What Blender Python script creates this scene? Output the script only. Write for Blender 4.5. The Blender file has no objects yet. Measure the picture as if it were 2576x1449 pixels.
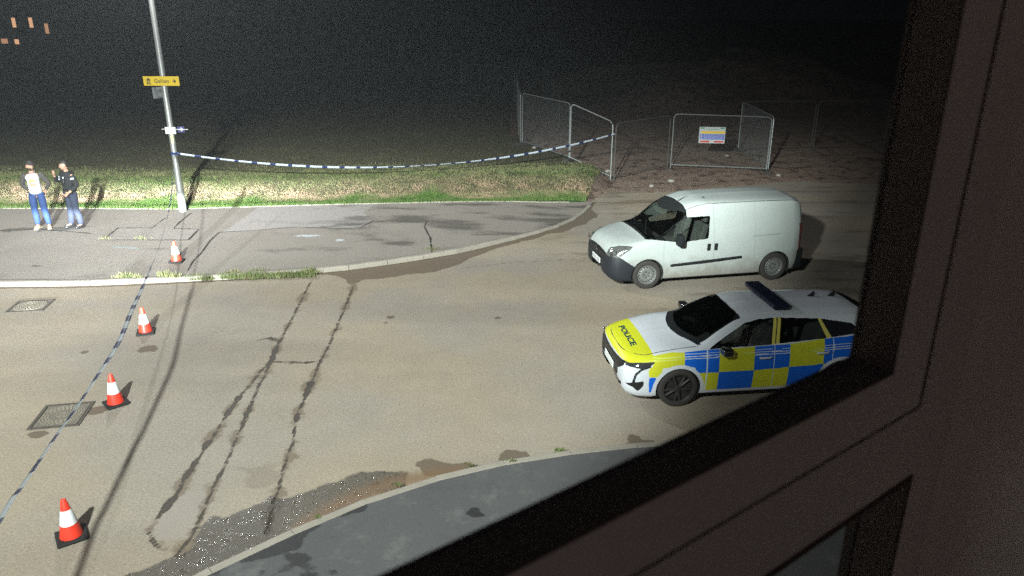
import bpy, bmesh, math, random
import numpy as np
from mathutils import Vector, Matrix
random.seed(7); rng = np.random.default_rng(7)
R = math.radians
sc = bpy.context.scene
COL = sc.collection

# ------------------------------------------------------------------ camera, sky, lamps
H = 5.43                       # eye height: first-floor window
PITCH = 0.3448
cam = bpy.data.cameras.new("camera"); cam_o = bpy.data.objects.new("camera", cam); COL.objects.link(cam_o)
cam.sensor_width = 36; cam.lens = 36 * 1878.9 / 2576; cam.clip_start = 0.02; cam.clip_end = 2000
cam_o.location = (0, 0, H); cam_o.rotation_euler = (math.pi / 2 - PITCH, R(-0.1), 0)
sc.camera = cam_o
cam.dof.use_dof = True; cam.dof.focus_distance = 15.0; cam.dof.aperture_fstop = 6.5      # a phone lens: the near frame is a little soft
sc.view_settings.view_transform = 'Standard'; sc.view_settings.look = 'None'
sc.view_settings.exposure = 0; sc.view_settings.gamma = 1
sc.cycles.use_denoising = False; sc.cycles.sample_clamp_indirect = .6      # keep the fine grain of a night exposure

world = bpy.data.worlds.new("World"); sc.world = world; world.use_nodes = True
wn = world.node_tree.nodes; wl = world.node_tree.links
bg = wn["Background"]
tc = wn.new("ShaderNodeTexCoord"); wnoise = wn.new("ShaderNodeTexNoise"); wnoise.inputs["Scale"].default_value = 2.2; wnoise.inputs["Detail"].default_value = 4
wramp = wn.new("ShaderNodeValToRGB")
wramp.color_ramp.elements[0].position = .3; wramp.color_ramp.elements[0].color = (.0014, .0013, .0018, 1)
wramp.color_ramp.elements[1].position = .75; wramp.color_ramp.elements[1].color = (.0024, .0025, .0031, 1)
wl.new(tc.outputs["Generated"], wnoise.inputs["Vector"]); wl.new(wnoise.outputs["Fac"], wramp.inputs["Fac"]); wl.new(wramp.outputs["Color"], bg.inputs["Color"])
bg.inputs["Strength"].default_value = 1.0

HAZE = .0013
def lamp(name, kind, loc, target, power, color, **kw):
    l = bpy.data.lights.new(name, kind); o = bpy.data.objects.new(name, l); COL.objects.link(o)
    o.location = loc; l.energy = power; l.color = color
    if target is not None:
        o.rotation_euler = (Vector(target) - Vector(loc)).to_track_quat('-Z', 'Y').to_euler()
    for k, v in kw.items(): setattr(l, k, v)
    return o
# lamps with a shaped beam: the strength depends on the direction that leaves the lamp, as with real optics
def shaped_lamp(name, loc, yaw, power, color, size, beam):
    o = lamp(name, 'POINT', loc, None, power, color, shadow_soft_size=size)
    l = o.data; l.use_nodes = True; nt = l.node_tree; N = nt.nodes; K = nt.links
    geo = N.new("ShaderNodeNewGeometry")
    def dot(v):
        n = N.new("ShaderNodeVectorMath"); n.operation = 'DOT_PRODUCT'; K.new(geo.outputs["Incoming"], n.inputs[0]); n.inputs[1].default_value = v; return n.outputs["Value"]
    def m(op, a, b=None):
        n = N.new("ShaderNodeMath"); n.operation = op
        for i, x in enumerate((a, b)):
            if x is None: continue
            if isinstance(x, (int, float)): n.inputs[i].default_value = x
            else: K.new(x, n.inputs[i])
        return n.outputs[0]
    def ss(x, a, b, lo=0.0, hi=1.0):
        n = N.new("ShaderNodeMapRange"); n.interpolation_type = 'SMOOTHSTEP'; K.new(x, n.inputs[0])
        for i, v in enumerate((a, b, lo, hi)): n.inputs[i + 1].default_value = v
        return n.outputs[0]
    c, s = math.cos(yaw), math.sin(yaw)
    fw = m('MAXIMUM', dot((c, s, 0)), .02); side = m('DIVIDE', dot((-s, c, 0)), fw); up = dot((0, 0, 1.0))
    K.new(beam(m, ss, fw, side, up, dot((c, s, 0))), N["Emission"].inputs["Strength"])
    return o
# floodlight high on our own building, left of the window: street optics with a cut-off ahead and to the right
LAMP_A = (-3.9, -1.6, 8.4)
def flood(m, ss, fw, side, up, f):
    sn = m('MAXIMUM', m('MULTIPLY', up, -1.0), .02); tau = m('DIVIDE', sn, m('SQRT', m('MAXIMUM', m('SUBTRACT', 1.0, m('MULTIPLY', sn, sn)), .001)))
    i = m('MINIMUM', m('DIVIDE', 1.0, m('POWER', sn, 2.3)), 15.0)
    return m('MULTIPLY', m('MULTIPLY', m('MULTIPLY', i, .275), ss(tau, .15, .31, .025, 1.0)), m('MULTIPLY', m('MULTIPLY', ss(side, -.90, -.65, .08, 1.0), ss(side, -1.6, -1.2)), ss(f, .0, .1)))
shaped_lamp("wall_floodlight", LAMP_A, R(100), 20000, (.90, 1.0, .97), .22, flood)
# street lamp on the column beyond the far pavement
def street(m, ss, fw, side, up, f):
    return ss(up, .0, -.35)
shaped_lamp("street_lamp_light", (-9.45, 20.4, 8.38), R(-80), 3200, (.95, .97, 1.0), .12, street)
# dim warm light inside the dark room behind the camera
lamp("room_light", 'POINT', (-.2, -2.5, H + .5), None, 19.0, (1.0, .80, .73), shadow_soft_size=.8)
# headlamps of the vehicle that stands just outside the picture, dipped beam with a flat cut-off
def dipped(m, ss, fw, side, up, f):
    te = m('DIVIDE', up, fw); g = m('EXPONENT', m('MULTIPLY', m('POWER', m('DIVIDE', side, .25), 2.0), -1.0))
    low = m('MINIMUM', m('EXPONENT', m('MULTIPLY', te, 36.0)), 1.0)
    return m('MULTIPLY', m('MULTIPLY', m('MULTIPLY', g, 140.0), low), m('MULTIPLY', m('ADD', ss(te, -.010, -.030), .012), m('GREATER_THAN', f, .05)))
for hx, hy, pw_ in ((-6.75, 5.0, 3400), (-8.0, 4.75, 1000)):
    shaped_lamp("headlamp_light", (hx, hy, .85), R(101), pw_, (.86, .94, 1.0), .06, dipped)

# ------------------------------------------------------------------ helpers
CP, SP, F = math.cos(PITCH), math.sin(PITCH), 1878.9
ROLL = R(.1)
def pix_ray(px, py):
    a, b = (px - 1288) / F, -(py - 724.5) / F
    a, b = a * math.cos(ROLL) - b * math.sin(ROLL), a * math.sin(ROLL) + b * math.cos(ROLL)
    return np.array([a, CP + b * SP, -SP + b * CP])
def G(px, py, z=0.0):
    """survey note -> metres: where the sight line through a measured point of the photo meets height z"""
    d = pix_ray(px, py); t = (z - H) / d[2]
    return np.array([d[0] * t, d[1] * t, z])
def ray_y(px, py, y):
    d = pix_ray(px, py); t = y / d[1]
    return np.array([d[0] * t, y, H + d[2] * t])
def hsh(ix, iy, seed):
    n = (ix * 374761393 + iy * 668265263 + seed * 1442695041) & 0x7fffffff
    n = ((n ^ (n >> 13)) * 1274126177) & 0x7fffffff
    return ((n ^ (n >> 16)) & 0xffff) / 65535.0
def vnoise(x, y, scale=1.0, seed=0, octaves=3):
    x = np.asarray(x, float) / scale; y = np.asarray(y, float) / scale; o = 0; amp = 1; tot = 0
    for k in range(octaves):
        ix = np.floor(x).astype(np.int64); iy = np.floor(y).astype(np.int64); fx = x - ix; fy = y - iy
        fx = fx * fx * (3 - 2 * fx); fy = fy * fy * (3 - 2 * fy)
        v = (hsh(ix, iy, seed + k) * (1 - fx) + hsh(ix + 1, iy, seed + k) * fx) * (1 - fy) + (hsh(ix, iy + 1, seed + k) * (1 - fx) + hsh(ix + 1, iy + 1, seed + k) * fx) * fy
        o = o + amp * v; tot += amp; amp *= .5; x = x * 2.03 + 7.1; y = y * 2.03 + 3.7
    return o / tot
def sstep(a, b, x):
    t = np.clip((x - a) / (b - a), 0, 1); return t * t * (3 - 2 * t)
def sd_line(X, Y, pts):
    d = np.full(X.shape, 1e9)
    for (a, b) in zip(pts[:-1], pts[1:]):
        ax, ay, bx, by = a[0], a[1], b[0], b[1]; dx, dy = bx - ax, by - ay; L2 = dx * dx + dy * dy + 1e-12
        t = np.clip(((X - ax) * dx + (Y - ay) * dy) / L2, 0, 1)
        d = np.minimum(d, np.hypot(X - ax - t * dx, Y - ay - t * dy))
    return d
def sd_poly(X, Y, pts):
    d = sd_line(X, Y, list(pts) + [pts[0]]); ins = np.zeros(X.shape, bool); n = len(pts)
    for i in range(n):
        x1, y1, x2, y2 = pts[i][0], pts[i][1], pts[(i + 1) % n][0], pts[(i + 1) % n][1]
        c = ((y1 > Y) != (y2 > Y)) & (X < (x2 - x1) * (Y - y1) / (y2 - y1 + 1e-12) + x1); ins ^= c
    return np.where(ins, -d, d)
def inpoly(x, y, pts):
    return sd_poly(np.asarray(x, float), np.asarray(y, float), pts) < 0
def GG(lst, z=0.0): return [tuple(G(a, b, z)[:2]) for a, b in lst]

def tag(o, label=None, cat=None, group=None, kind=None):
    if label: o["label"] = label
    if cat: o["category"] = cat
    if group: o["group"] = group
    if kind: o["kind"] = kind
    return o
def put(name, me, parent=None, loc=None, rot=None):
    o = bpy.data.objects.new(name, me); COL.objects.link(o)
    if parent is not None: o.parent = parent
    if loc is not None: o.location = loc
    if rot is not None: o.rotation_euler = rot
    return o
def thing(name, label, cat, loc=(0, 0, 0), rz=0.0, group=None):
    o = put(name, None, None, loc, (0, 0, rz)); o.empty_display_size = .2
    return tag(o, label, cat, group)
def np_mesh(name, V, Fc, mats=(), midx=None, smooth=True):
    me = bpy.data.meshes.new(name); V = np.asarray(V, np.float32); Fc = np.asarray(Fc, np.int32); k = Fc.shape[1]
    me.vertices.add(len(V)); me.vertices.foreach_set("co", V.ravel())
    me.loops.add(Fc.size); me.loops.foreach_set("vertex_index", Fc.ravel())
    me.polygons.add(len(Fc)); me.polygons.foreach_set("loop_start", np.arange(0, Fc.size, k, dtype=np.int32))
    me.polygons.foreach_set("loop_total", np.full(len(Fc), k, np.int32))
    for m in mats: me.materials.append(m)
    if midx is not None: me.polygons.foreach_set("material_index", np.asarray(midx, np.int32))
    me.polygons.foreach_set("use_smooth", np.full(len(Fc), smooth, bool))
    me.update(calc_edges=True); me.validate()
    return me
def vattr(me, name, vals):
    a = me.attributes.new(name, 'FLOAT', 'POINT'); a.data.foreach_set("value", np.asarray(vals, np.float32))
def grid_faces(n, m):
    i = np.arange(n - 1)[:, None] * m + np.arange(m - 1)[None, :]
    return np.stack([i, i + m, i + m + 1, i + 1], -1).reshape(-1, 4)

class MB:
    """collects simple shapes into one part"""
    def __init__(s): s.v = []; s.f = []; s.m = []
    def add(s, vs, fs, mi=0):
        b = len(s.v); s.v += [tuple(map(float, v)) for v in vs]; s.f += [tuple(b + i for i in f) for f in fs]; s.m += [mi] * len(fs); return s
    def box(s, c, d, rz=0, mi=0, rx=0, ry=0):
        M = Matrix.Translation(c) @ Matrix.Rotation(rz, 4, 'Z') @ Matrix.Rotation(ry, 4, 'Y') @ Matrix.Rotation(rx, 4, 'X')
        vs = [M @ Vector((x * d[0] / 2, y * d[1] / 2, z * d[2] / 2)) for x in (-1, 1) for y in (-1, 1) for z in (-1, 1)]
        return s.add(vs, [(0, 1, 3, 2), (4, 6, 7, 5), (0, 4, 5, 1), (2, 3, 7, 6), (0, 2, 6, 4), (1, 5, 7, 3)], mi)
    def tube(s, pts, r, n=8, mi=0, cap=True):
        pts = [Vector(p) for p in pts]; rs = r if isinstance(r, (list, tuple)) else [r] * len(pts); vs = []
        for i, p in enumerate(pts):
            t = (pts[min(i + 1, len(pts) - 1)] - pts[max(i - 1, 0)]).normalized()
            a = t.cross(Vector((0, 0, 1)) if abs(t.z) < .9 else Vector((1, 0, 0))).normalized(); b = t.cross(a)
            vs += [p + (a * math.cos(2 * math.pi * k / n) + b * math.sin(2 * math.pi * k / n)) * rs[i] for k in range(n)]
        fs = [(i * n + k, i * n + (k + 1) % n, (i + 1) * n + (k + 1) % n, (i + 1) * n + k) for i in range(len(pts) - 1) for k in range(n)]
        if cap: fs += [tuple(range(n))[::-1], tuple((len(pts) - 1) * n + k for k in range(n))]
        return s.add(vs, fs, mi)
    def lathe(s, prof, n=24, axis='Z', c=(0, 0, 0), mi=0):
        vs = []
        for r, h in prof:
            for k in range(n):
                a = 2 * math.pi * k / n; x, y = r * math.cos(a), r * math.sin(a)
                p = (x, y, h) if axis == 'Z' else (x, h, y) if axis == 'Y' else (h, x, y)
                vs.append((p[0] + c[0], p[1] + c[1], p[2] + c[2]))
        fs = [(i * n + k, i * n + (k + 1) % n, (i + 1) * n + (k + 1) % n, (i + 1) * n + k) for i in range(len(prof) - 1) for k in range(n)]
        return s.add(vs, fs, mi)
    def prism(s, poly, y0, y1, mi=0, M=None):
        n = len(poly); vs = [(a, y0, b) for a, b in poly] + [(a, y1, b) for a, b in poly]
        if M is not None: vs = [M @ Vector(v) for v in vs]
        return s.add(vs, [tuple(range(n)), tuple(range(2 * n - 1, n - 1, -1))] + [(i, n + i, n + (i + 1) % n, (i + 1) % n) for i in range(n)], mi)
    def mesh(s, name, mats, smooth=False, bevel=0, seg=1):
        me = bpy.data.meshes.new(name); me.from_pydata(s.v, [], s.f)
        for m in (mats if isinstance(mats, (list, tuple)) else [mats]): me.materials.append(m)
        me.polygons.foreach_set("material_index", s.m)
        bm = bmesh.new(); bm.from_mesh(me); bmesh.ops.recalc_face_normals(bm, faces=bm.faces)
        if bevel: bmesh.ops.bevel(bm, geom=[e for e in bm.edges], offset=bevel, segments=seg, affect='EDGES', profile=.5)
        for f_ in bm.faces: f_.smooth = smooth
        bm.to_mesh(me); bm.free()
        if smooth:
            try: me.set_sharp_from_angle(angle=R(40))
            except Exception: pass
        return me
    def put(s, name, mats, parent=None, smooth=False, bevel=0, loc=None, rot=None, seg=1):
        return put(name, s.mesh(name, mats, smooth, bevel, seg), parent, loc, rot)

# ------------------------------------------------------------------ materials
def M_(name, col, rough=.6, metal=0.0, var=0.0, vscale=6.0, bump=0.0, bscale=60.0, spec=.5, coat=0.0, emit=None, estr=0):
    m = bpy.data.materials.new(name); m.use_nodes = True; nt = m.node_tree; N = nt.nodes; L = nt.links; b = N["Principled BSDF"]
    b.inputs["Base Color"].default_value = (*col, 1); b.inputs["Roughness"].default_value = rough; b.inputs["Metallic"].default_value = metal
    b.inputs["Specular IOR Level"].default_value = spec; b.inputs["Coat Weight"].default_value = coat; b.inputs["Coat Roughness"].default_value = .08
    co = N.new("ShaderNodeTexCoord")
    if var:
        n = N.new("ShaderNodeTexNoise"); n.inputs["Scale"].default_value = vscale; n.inputs["Detail"].default_value = 5; L.new(co.outputs["Object"], n.inputs["Vector"])
        mx = N.new("ShaderNodeMix"); mx.data_type = 'RGBA'; mx.inputs["A"].default_value = (*[c * (1 - var) for c in col], 1); mx.inputs["B"].default_value = (*[min(1, c * (1 + var)) for c in col], 1)
        L.new(n.outputs["Fac"], mx.inputs["Factor"]); L.new(mx.outputs["Result"], b.inputs["Base Color"])
    if bump:
        n2 = N.new("ShaderNodeTexNoise"); n2.inputs["Scale"].default_value = bscale; n2.inputs["Detail"].default_value = 3; L.new(co.outputs["Object"], n2.inputs["Vector"])
        bp = N.new("ShaderNodeBump"); bp.inputs["Strength"].default_value = bump; bp.inputs["Distance"].default_value = .01; L.new(n2.outputs["Fac"], bp.inputs["Height"]); L.new(bp.outputs["Normal"], b.inputs["Normal"])
    if emit: b.inputs["Emission Color"].default_value = (*emit, 1); b.inputs["Emission Strength"].default_value = estr
    return m
def M_glass(name, tint, refl=.08):
    m = bpy.data.materials.new(name); m.use_nodes = True; N = m.node_tree.nodes; L = m.node_tree.links
    t = N.new("ShaderNodeBsdfTransparent"); t.inputs["Color"].default_value = (*tint, 1); g = N.new("ShaderNodeBsdfGlossy"); g.inputs["Roughness"].default_value = .03
    g.inputs["Color"].default_value = (.9, .95, .95, 1); fr = N.new("ShaderNodeFresnel"); fr.inputs["IOR"].default_value = 1.5; mx = N.new("ShaderNodeMixShader")
    L.new(fr.outputs[0], mx.inputs[0]); L.new(t.outputs[0], mx.inputs[1]); L.new(g.outputs[0], mx.inputs[2]); L.new(mx.outputs[0], N["Material Output"].inputs["Surface"])
    return m
class NT:
    """small node-writing helper for the ground surfaces"""
    def __init__(s, name):
        s.m = bpy.data.materials.new(name); s.m.use_nodes = True; s.N = s.m.node_tree.nodes; s.L = s.m.node_tree.links; s.b = s.N["Principled BSDF"]
        s.co = s.N.new("ShaderNodeTexCoord").outputs["Object"]
    def _set(s, i, v):
        if hasattr(v, "is_output") or hasattr(v, "links"): s.L.new(v, i)
        elif isinstance(v, (tuple, list)): i.default_value = (*v, 1) if len(v) == 3 and len(i.default_value) == 4 else v
        else: i.default_value = v
    def noise(s, scale, detail=4, rough=.5, vec=None):
        n = s.N.new("ShaderNodeTexNoise"); n.inputs["Scale"].default_value = scale; n.inputs["Detail"].default_value = detail; n.inputs["Roughness"].default_value = rough
        s.L.new(vec or s.co, n.inputs["Vector"]); return n.outputs["Fac"]
    def voro(s, scale):
        n = s.N.new("ShaderNodeTexVoronoi"); n.inputs["Scale"].default_value = scale; s.L.new(s.co, n.inputs["Vector"]); return n.outputs["Distance"]
    def attr(s, name):
        n = s.N.new("ShaderNodeAttribute"); n.attribute_name = name; return n.outputs["Fac"]
    def math(s, op, a, b=0.0, clamp=False):
        n = s.N.new("ShaderNodeMath"); n.operation = op; n.use_clamp = clamp; s._set(n.inputs[0], a); s._set(n.inputs[1], b); return n.outputs[0]
    def mad(s, a, k, c):   # a*k+c
        n = s.N.new("ShaderNodeMath"); n.operation = 'MULTIPLY_ADD'; s._set(n.inputs[0], a); s._set(n.inputs[1], k); s._set(n.inputs[2], c); return n.outputs[0]
    def step(s, x, a, b, lo=0.0, hi=1.0):
        n = s.N.new("ShaderNodeMapRange"); n.interpolation_type = 'SMOOTHSTEP'; s._set(n.inputs[0], x)
        for i, v in enumerate((a, b, lo, hi)): s._set(n.inputs[i + 1], v)
        return n.outputs[0]
    def mix(s, f, a, b):
        n = s.N.new("ShaderNodeMix"); n.data_type = 'RGBA'; s._set(n.inputs["Factor"], f); s._set(n.inputs["A"], a); s._set(n.inputs["B"], b); return n.outputs["Result"]
    def mul(s, a, f):      # colour times value
        n = s.N.new("ShaderNodeVectorMath"); n.operation = 'SCALE'; s._set(n.inputs[0], a); s._set(n.inputs["Scale"], f); return n.outputs[0]
    def bump(s, h, strength, dist):
        n = s.N.new("ShaderNodeBump"); s._set(n.inputs["Strength"], strength); n.inputs["Distance"].default_value = dist; s._set(n.inputs["Height"], h); s.L.new(n.outputs["Normal"], s.b.inputs["Normal"])
    def out(s, col, rough, spec=.5):
        s._set(s.b.inputs["Base Color"], col); s._set(s.b.inputs["Roughness"], rough); s._set(s.b.inputs["Specular IOR Level"], spec); return s.m
# ------------------------------------------------------------------ levels of the ground
KF = np.array([(-60, 15.0), (-20, 15.05)] + GG([(0, 722), (200, 720), (400, 712), (600, 702), (800, 688), (900, 678), (1000, 663), (1150, 640), (1300, 603), (1400, 575), (1450, 553), (1480, 530), (1500, 508)]))
YB = np.array([(-60, 21.9), (-20, 21.9)] + GG([(0, 522), (200, 522), (450, 524), (700, 516), (900, 511), (1200, 505), (1480, 500)], .12))
def zpav(x): return .10 - .07 * sstep(-1.0, 1.6, np.asarray(x, float))
def y_kerb(x): return np.interp(x, KF[:, 0], KF[:, 1])
def y_back(x): return np.interp(x, YB[:, 0], YB[:, 1])
MUD = np.array([(-99, 24.0)] + GG([(1500, 497), (1540, 489), (1640, 492), (1740, 487), (2000, 460), (2100, 466), (2230, 470)]) + [(40, 25.5), (99, 26)])
def h_ground(X, Y):
    X = np.asarray(X, float); Y = np.asarray(Y, float)
    d = Y - y_back(X)
    plat = .09 + .50 * sstep(0.02, 2.2, d) + .006 * np.maximum(d - 3, 0) + .05 * (vnoise(X, Y, 1.6, 3) - .5) * sstep(.2, 1, d)
    fx = np.where(Y < 26.3, 2.72 + (Y - 23.2) * .26, np.maximum(3.55 - (Y - 26.3) * .42, .3))
    dm = Y - np.interp(X, MUD[:, 0], MUD[:, 1])
    site = -.03 + .05 * sstep(-.3, .9, dm) + .34 * sstep(1.5, 10, dm) + .007 * np.maximum(dm - 8, 0) + .09 * (vnoise(X, Y, 1.1, 5) - .5) * sstep(.3, 2, dm)
    w = sstep(-.75, .1, X - fx)
    z = plat * (1 - w) + site * w
    z = np.where((d < 0) & (X < 2.9), np.where(d > -.16, np.minimum(z, zpav(X) - .012), -.06), z)
    z = np.where((Y < 23) & (X >= 2.7), -.06, z); z = np.where(Y < 21, -.06, z)
    return z, w
def GT(px, py):
    """the same for the uneven ground beyond the pavement"""
    z = 0.3
    for _ in range(12):
        p = G(px, py, z); z = .5 * z + .5 * float(h_ground(p[0:1], p[1:2])[0][0])
    return np.array([p[0], p[1], z])

def axis(*segs):
    o = []
    for a, b, st in segs: o.append(np.arange(a, b, st))
    return np.concatenate(o + [[segs[-1][1]]])
gx = axis((-700, -100, 60), (-100, -22, 3), (-22, 14, .11), (14, 40, .6), (40, 100, 4), (100, 700, 60))
gy = axis((-60, 4, 8), (4, 20, 2), (20, 36, .09), (36, 60, .35), (60, 120, 3), (120, 900, 60))
X, Y = np.meshgrid(gx, gy, indexing='ij'); Z, W = h_ground(X, Y)
# spoil heaps dug up behind the fence
for (px, py, hh, rr) in ((1700, 262, 1.3, 3.5), (1850, 235, 2.2, 6), (1560, 215, 1.6, 5), (2050, 240, 1.2, 6)):
    p = G(px, py, .6); Z = Z + hh * np.exp(-((X - p[0]) ** 2 + (Y - p[1]) ** 2) / rr ** 2) * (.7 + .6 * vnoise(X, Y, 1.7, 11))
me = np_mesh("ground", np.stack([X, Y, Z], -1).reshape(-1, 3), grid_faces(*X.shape))
vattr(me, "mud", W.ravel()); vattr(me, "edge", (Y - y_back(X)).ravel())
t = NT("rough_ground"); mud = t.attr("mud"); n1 = t.noise(.9, 6, .6); n2 = t.noise(9, 5, .65); n3 = t.noise(55, 3)
grass = t.mix(t.step(n1, .38, .62), (.052, .058, .022), (.12, .088, .05)); grass = t.mix(t.step(n2, .45, .7), grass, (.17, .125, .075))
e = t.mad(n2, .5, t.attr("edge")); grass = t.mix(t.step(e, .95, .35), grass, (.045, .085, .018))
grass = t.mix(t.step(e, 2.0, 3.6), grass, (.075, .068, .034))
soil = t.mix(n2, (.26, .168, .128), (.38, .275, .22)); soil = t.mix(t.step(t.noise(2.2, 5), .52, .64), soil, (.14, .09, .07))
col = t.mix(t.step(t.mad(n2, .5, mud), .45, .85), grass, soil); col = t.mix(t.step(n3, .3, .75, 0, .35), col, (.02, .018, .012))
t.bump(t.mad(n3, .6, n2), .9, .06)
put_ground = put("ground", me); me.materials.append(t.out(col, t.step(mud, 0, 1, .95, .7), .3)); tag(put_ground, kind="structure")

# ------------------------------------------------------------------ road
T1 = [(786, 703), (760, 754), (728, 817), (714, 843), (697, 875), (683, 908), (652, 939), (630, 969), (604, 996), (574, 1041), (555, 1071), (529, 1110), (514, 1131), (495, 1164), (469, 1198), (450, 1236), (424, 1269), (401, 1299), (375, 1337), (384, 1359), (399, 1376)]
T1c = [(683, 908), (671, 939), (652, 969), (637, 1007), (622, 1041), (611, 1071), (589, 1119), (574, 1157), (551, 1202), (532, 1239), (514, 1284), (499, 1318), (480, 1352), (446, 1397)]
T2 = [(892, 717), (869, 774), (846, 829), (826, 875), (809, 906), (784, 962), (757, 1026), (746, 1056), (737, 1116), (724, 1149), (711, 1194), (701, 1236), (690, 1266), (682, 1307), (673, 1341)]
CROSS = [(683, 909), (734, 912), (774, 912), (808, 908)]; SIDE = [(697, 855), (682, 850), (654, 855)]
JOINT = [(1162, 675), (1287, 661), (1479, 650)]; JOINT2 = [(1980, 612), (2080, 606), (2200, 602)]
W1 = [(296, 1449), (322, 1434), (364, 1419), (399, 1389), (465, 1363), (487, 1341), (517, 1303), (532, 1281), (562, 1296), (592, 1277), (622, 1266), (652, 1251), (686, 1224), (705, 1213), (711, 1236), (742, 1232), (780, 1221), (829, 1206), (926, 1187), (963, 1185), (1008, 1194), (1025, 1190), (1000, 1235), (850, 1300), (690, 1370), (480, 1480), (300, 1500)]
W2 = [(585, 1168), (630, 1164), (675, 1161), (716, 1168), (705, 1217), (667, 1228), (630, 1236), (592, 1221)]
SILT = [(724, 1345), (754, 1306), (817, 1268), (880, 1236), (963, 1203), (1025, 1188), (1179, 1168), (1150, 1200), (1000, 1232), (860, 1290), (730, 1350)]
DK = [(1046, 1165), (1088, 1147), (1142, 1152), (1183, 1158), (1233, 1169), (1254, 1160), (1270, 1133), (1320, 1138), (1340, 1148), (1400, 1137), (1460, 1140), (1529, 1119), (1592, 1098), (1640, 1112), (1640, 1130), (1400, 1155), (1230, 1180), (1050, 1215)]
FARW = [(480, 706), (795, 692), (838, 692), (873, 700), (885, 718), (908, 704), (994, 696), (1092, 683), (1150, 668), (1178, 649), (1229, 634), (1287, 614), (1385, 590), (1436, 579), (1500, 545), (1490, 520), (1400, 570), (1300, 600), (1150, 637), (1000, 660), (800, 685), (480, 700)]
PATCH = [(520, 1230), (514, 1284), (499, 1318), (480, 1352), (405, 1362), (378, 1337), (401, 1299), (450, 1245)]
DOTS = [(373, 880, .16), (217, 885, .07), (407, 863, .06), (100, 1095, .13), (1250, 800, .06), (985, 798, .05), (265, 1055, .05), (970, 812, .05), (250, 1030, .12)]
rx = axis((-60, -14, 2), (-14, -8.6, .08), (-8.6, 3.2, .042), (3.2, 12, .09), (12, 60, 2)); ry = axis((-40, 4, 2), (4, 11, .04), (11, 18, .06), (18, 27.5, .12))
X, Y = np.meshgrid(rx, ry, indexing='ij')
Zr = .012 * (vnoise(X, Y, 2.5, 21) - .5)
me = np_mesh("road", np.stack([X, Y, Zr], -1).reshape(-1, 3), grid_faces(*X.shape))
def near(poly, pad=2.0):
    P = np.array(poly); return (X > P[:, 0].min() - pad) & (X < P[:, 0].max() + pad) & (Y > P[:, 1].min() - pad) & (Y < P[:, 1].max() + pad)
def field(fn, polys, far=1.0):
    o = np.full(X.shape, far)
    for p in polys:
        p = GG(p) if not isinstance(p, np.ndarray) else p; m = near(p); o[m] = np.minimum(o[m], fn(X[m], Y[m], p))
    return o
jit = .05 * (vnoise(X, Y, .35, 31) - .5)
crack = field(sd_line, [T1, T1c, T2, CROSS, SIDE])
smear = field(sd_line, [T1[11:18], T1[3:6], T1[8:10], CROSS[1:3], T1c[3:6], T2[5:8], SIDE[:2]]); crack = np.minimum(crack, smear - .04 * sstep(.35, .75, vnoise(X, Y, .22, 33)))
crack2 = field(sd_line, [JOINT, JOINT2])
wet = field(sd_poly, [W1]); wet = wet + .42 * (vnoise(X, Y, .55, 41, 4) - .45)
vattr(me, 'damp', (field(sd_poly, [W2]) + .55 * (vnoise(X * 1.0, Y * 1.6, .20, 43, 5) - .40)).ravel())
dk = np.minimum(field(sd_poly, [DK]) + .42 * (vnoise(X, Y, .40, 45, 4) - .48), field(sd_poly, [FARW]) + .35 * (vnoise(X, Y, .5, 46, 4) - .5))
for a, b, r_ in DOTS:
    p = G(a, b); dk = np.minimum(dk, np.hypot((X - p[0]), (Y - p[1])) - r_ + .25 * (vnoise(X, Y, .14, 47) - .5))
# ribbon of fine dirt swept against the far kerb
dk = np.minimum(dk, (y_kerb(X) - Y) - .10 - .12 * (vnoise(X, Y, .4, 48) - .3) + np.where(Y > y_kerb(X) + .05, 9, 0))
streak = sstep(.6, .75, vnoise(X + .1 * Y, Y * 3.5, 1.1, 49, 4)) * sstep(1.5, 3, X + .4 * (Y - 15)) * sstep(11.5, 13.5, Y)
vattr(me, "lane", vnoise(X * .16 + 3, Y * .95, 1.0, 52, 3).ravel()); vattr(me, "crack", crack.ravel()); vattr(me, "joint", crack2.ravel()); vattr(me, "wet", wet.ravel()); vattr(me, "dark", dk.ravel())
vattr(me, "silt", field(sd_poly, [SILT]).ravel()); vattr(me, "patch", field(sd_poly, [PATCH]).ravel()); vattr(me, "streak", streak.ravel())
t = NT("asphalt_road"); n0 = t.noise(.28, 4); n1 = t.noise(1.7, 6, .6); grit = t.noise(85, 4, .7); fine = t.noise(230, 2); mid = t.noise(14, 5, .65)
base = t.mix(t.step(n0, .40, .60), (.355, .288, .218), (.33, .282, .238)); base = t.mul(base, t.step(n1, .25, .75, .955, 1.045)); base = t.mul(base, t.step(t.attr('lane'), .3, .72, .90, 1.07))
base = t.mix(t.step(grit, .40, .66, 0, .34), base, (.09, .068, .050)); base = t.mix(t.step(fine, .56, .74, 0, .28), base, (.50, .40, .30)); base = t.mul(base, t.step(t.noise(30, 4, .75), .3, .7, .84, 1.16))
base = t.mix(t.math('MULTIPLY', t.attr("streak"), .5), base, (.11, .08, .055))
base = t.mix(t.step(t.attr("patch"), .02, -.03, 0, .6), base, (.32, .275, .245))
cr = t.mad(t.math("SUBTRACT", mid, .5), .05, t.attr("crack")); cr = t.mad(t.math("SUBTRACT", t.noise(5.5, 3), .5), .06, cr); halo = t.step(t.mad(t.math("SUBTRACT", n1, .5), .55, t.mad(t.math("SUBTRACT", mid, .5), .18, t.attr("crack"))), .075, .0)
jn = t.step(t.mad(t.math("SUBTRACT", mid, .5), .05, t.attr("joint")), .025, .010)
dark = t.step(t.mad(mid, .10, t.attr("dark")), .055, .03)
base = t.mix(t.math('MULTIPLY', dark, .75), base, (.105, .072, .05))
base = t.mix(t.math('MULTIPLY', halo, .6), base, (.14, .098, .068))
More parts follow.
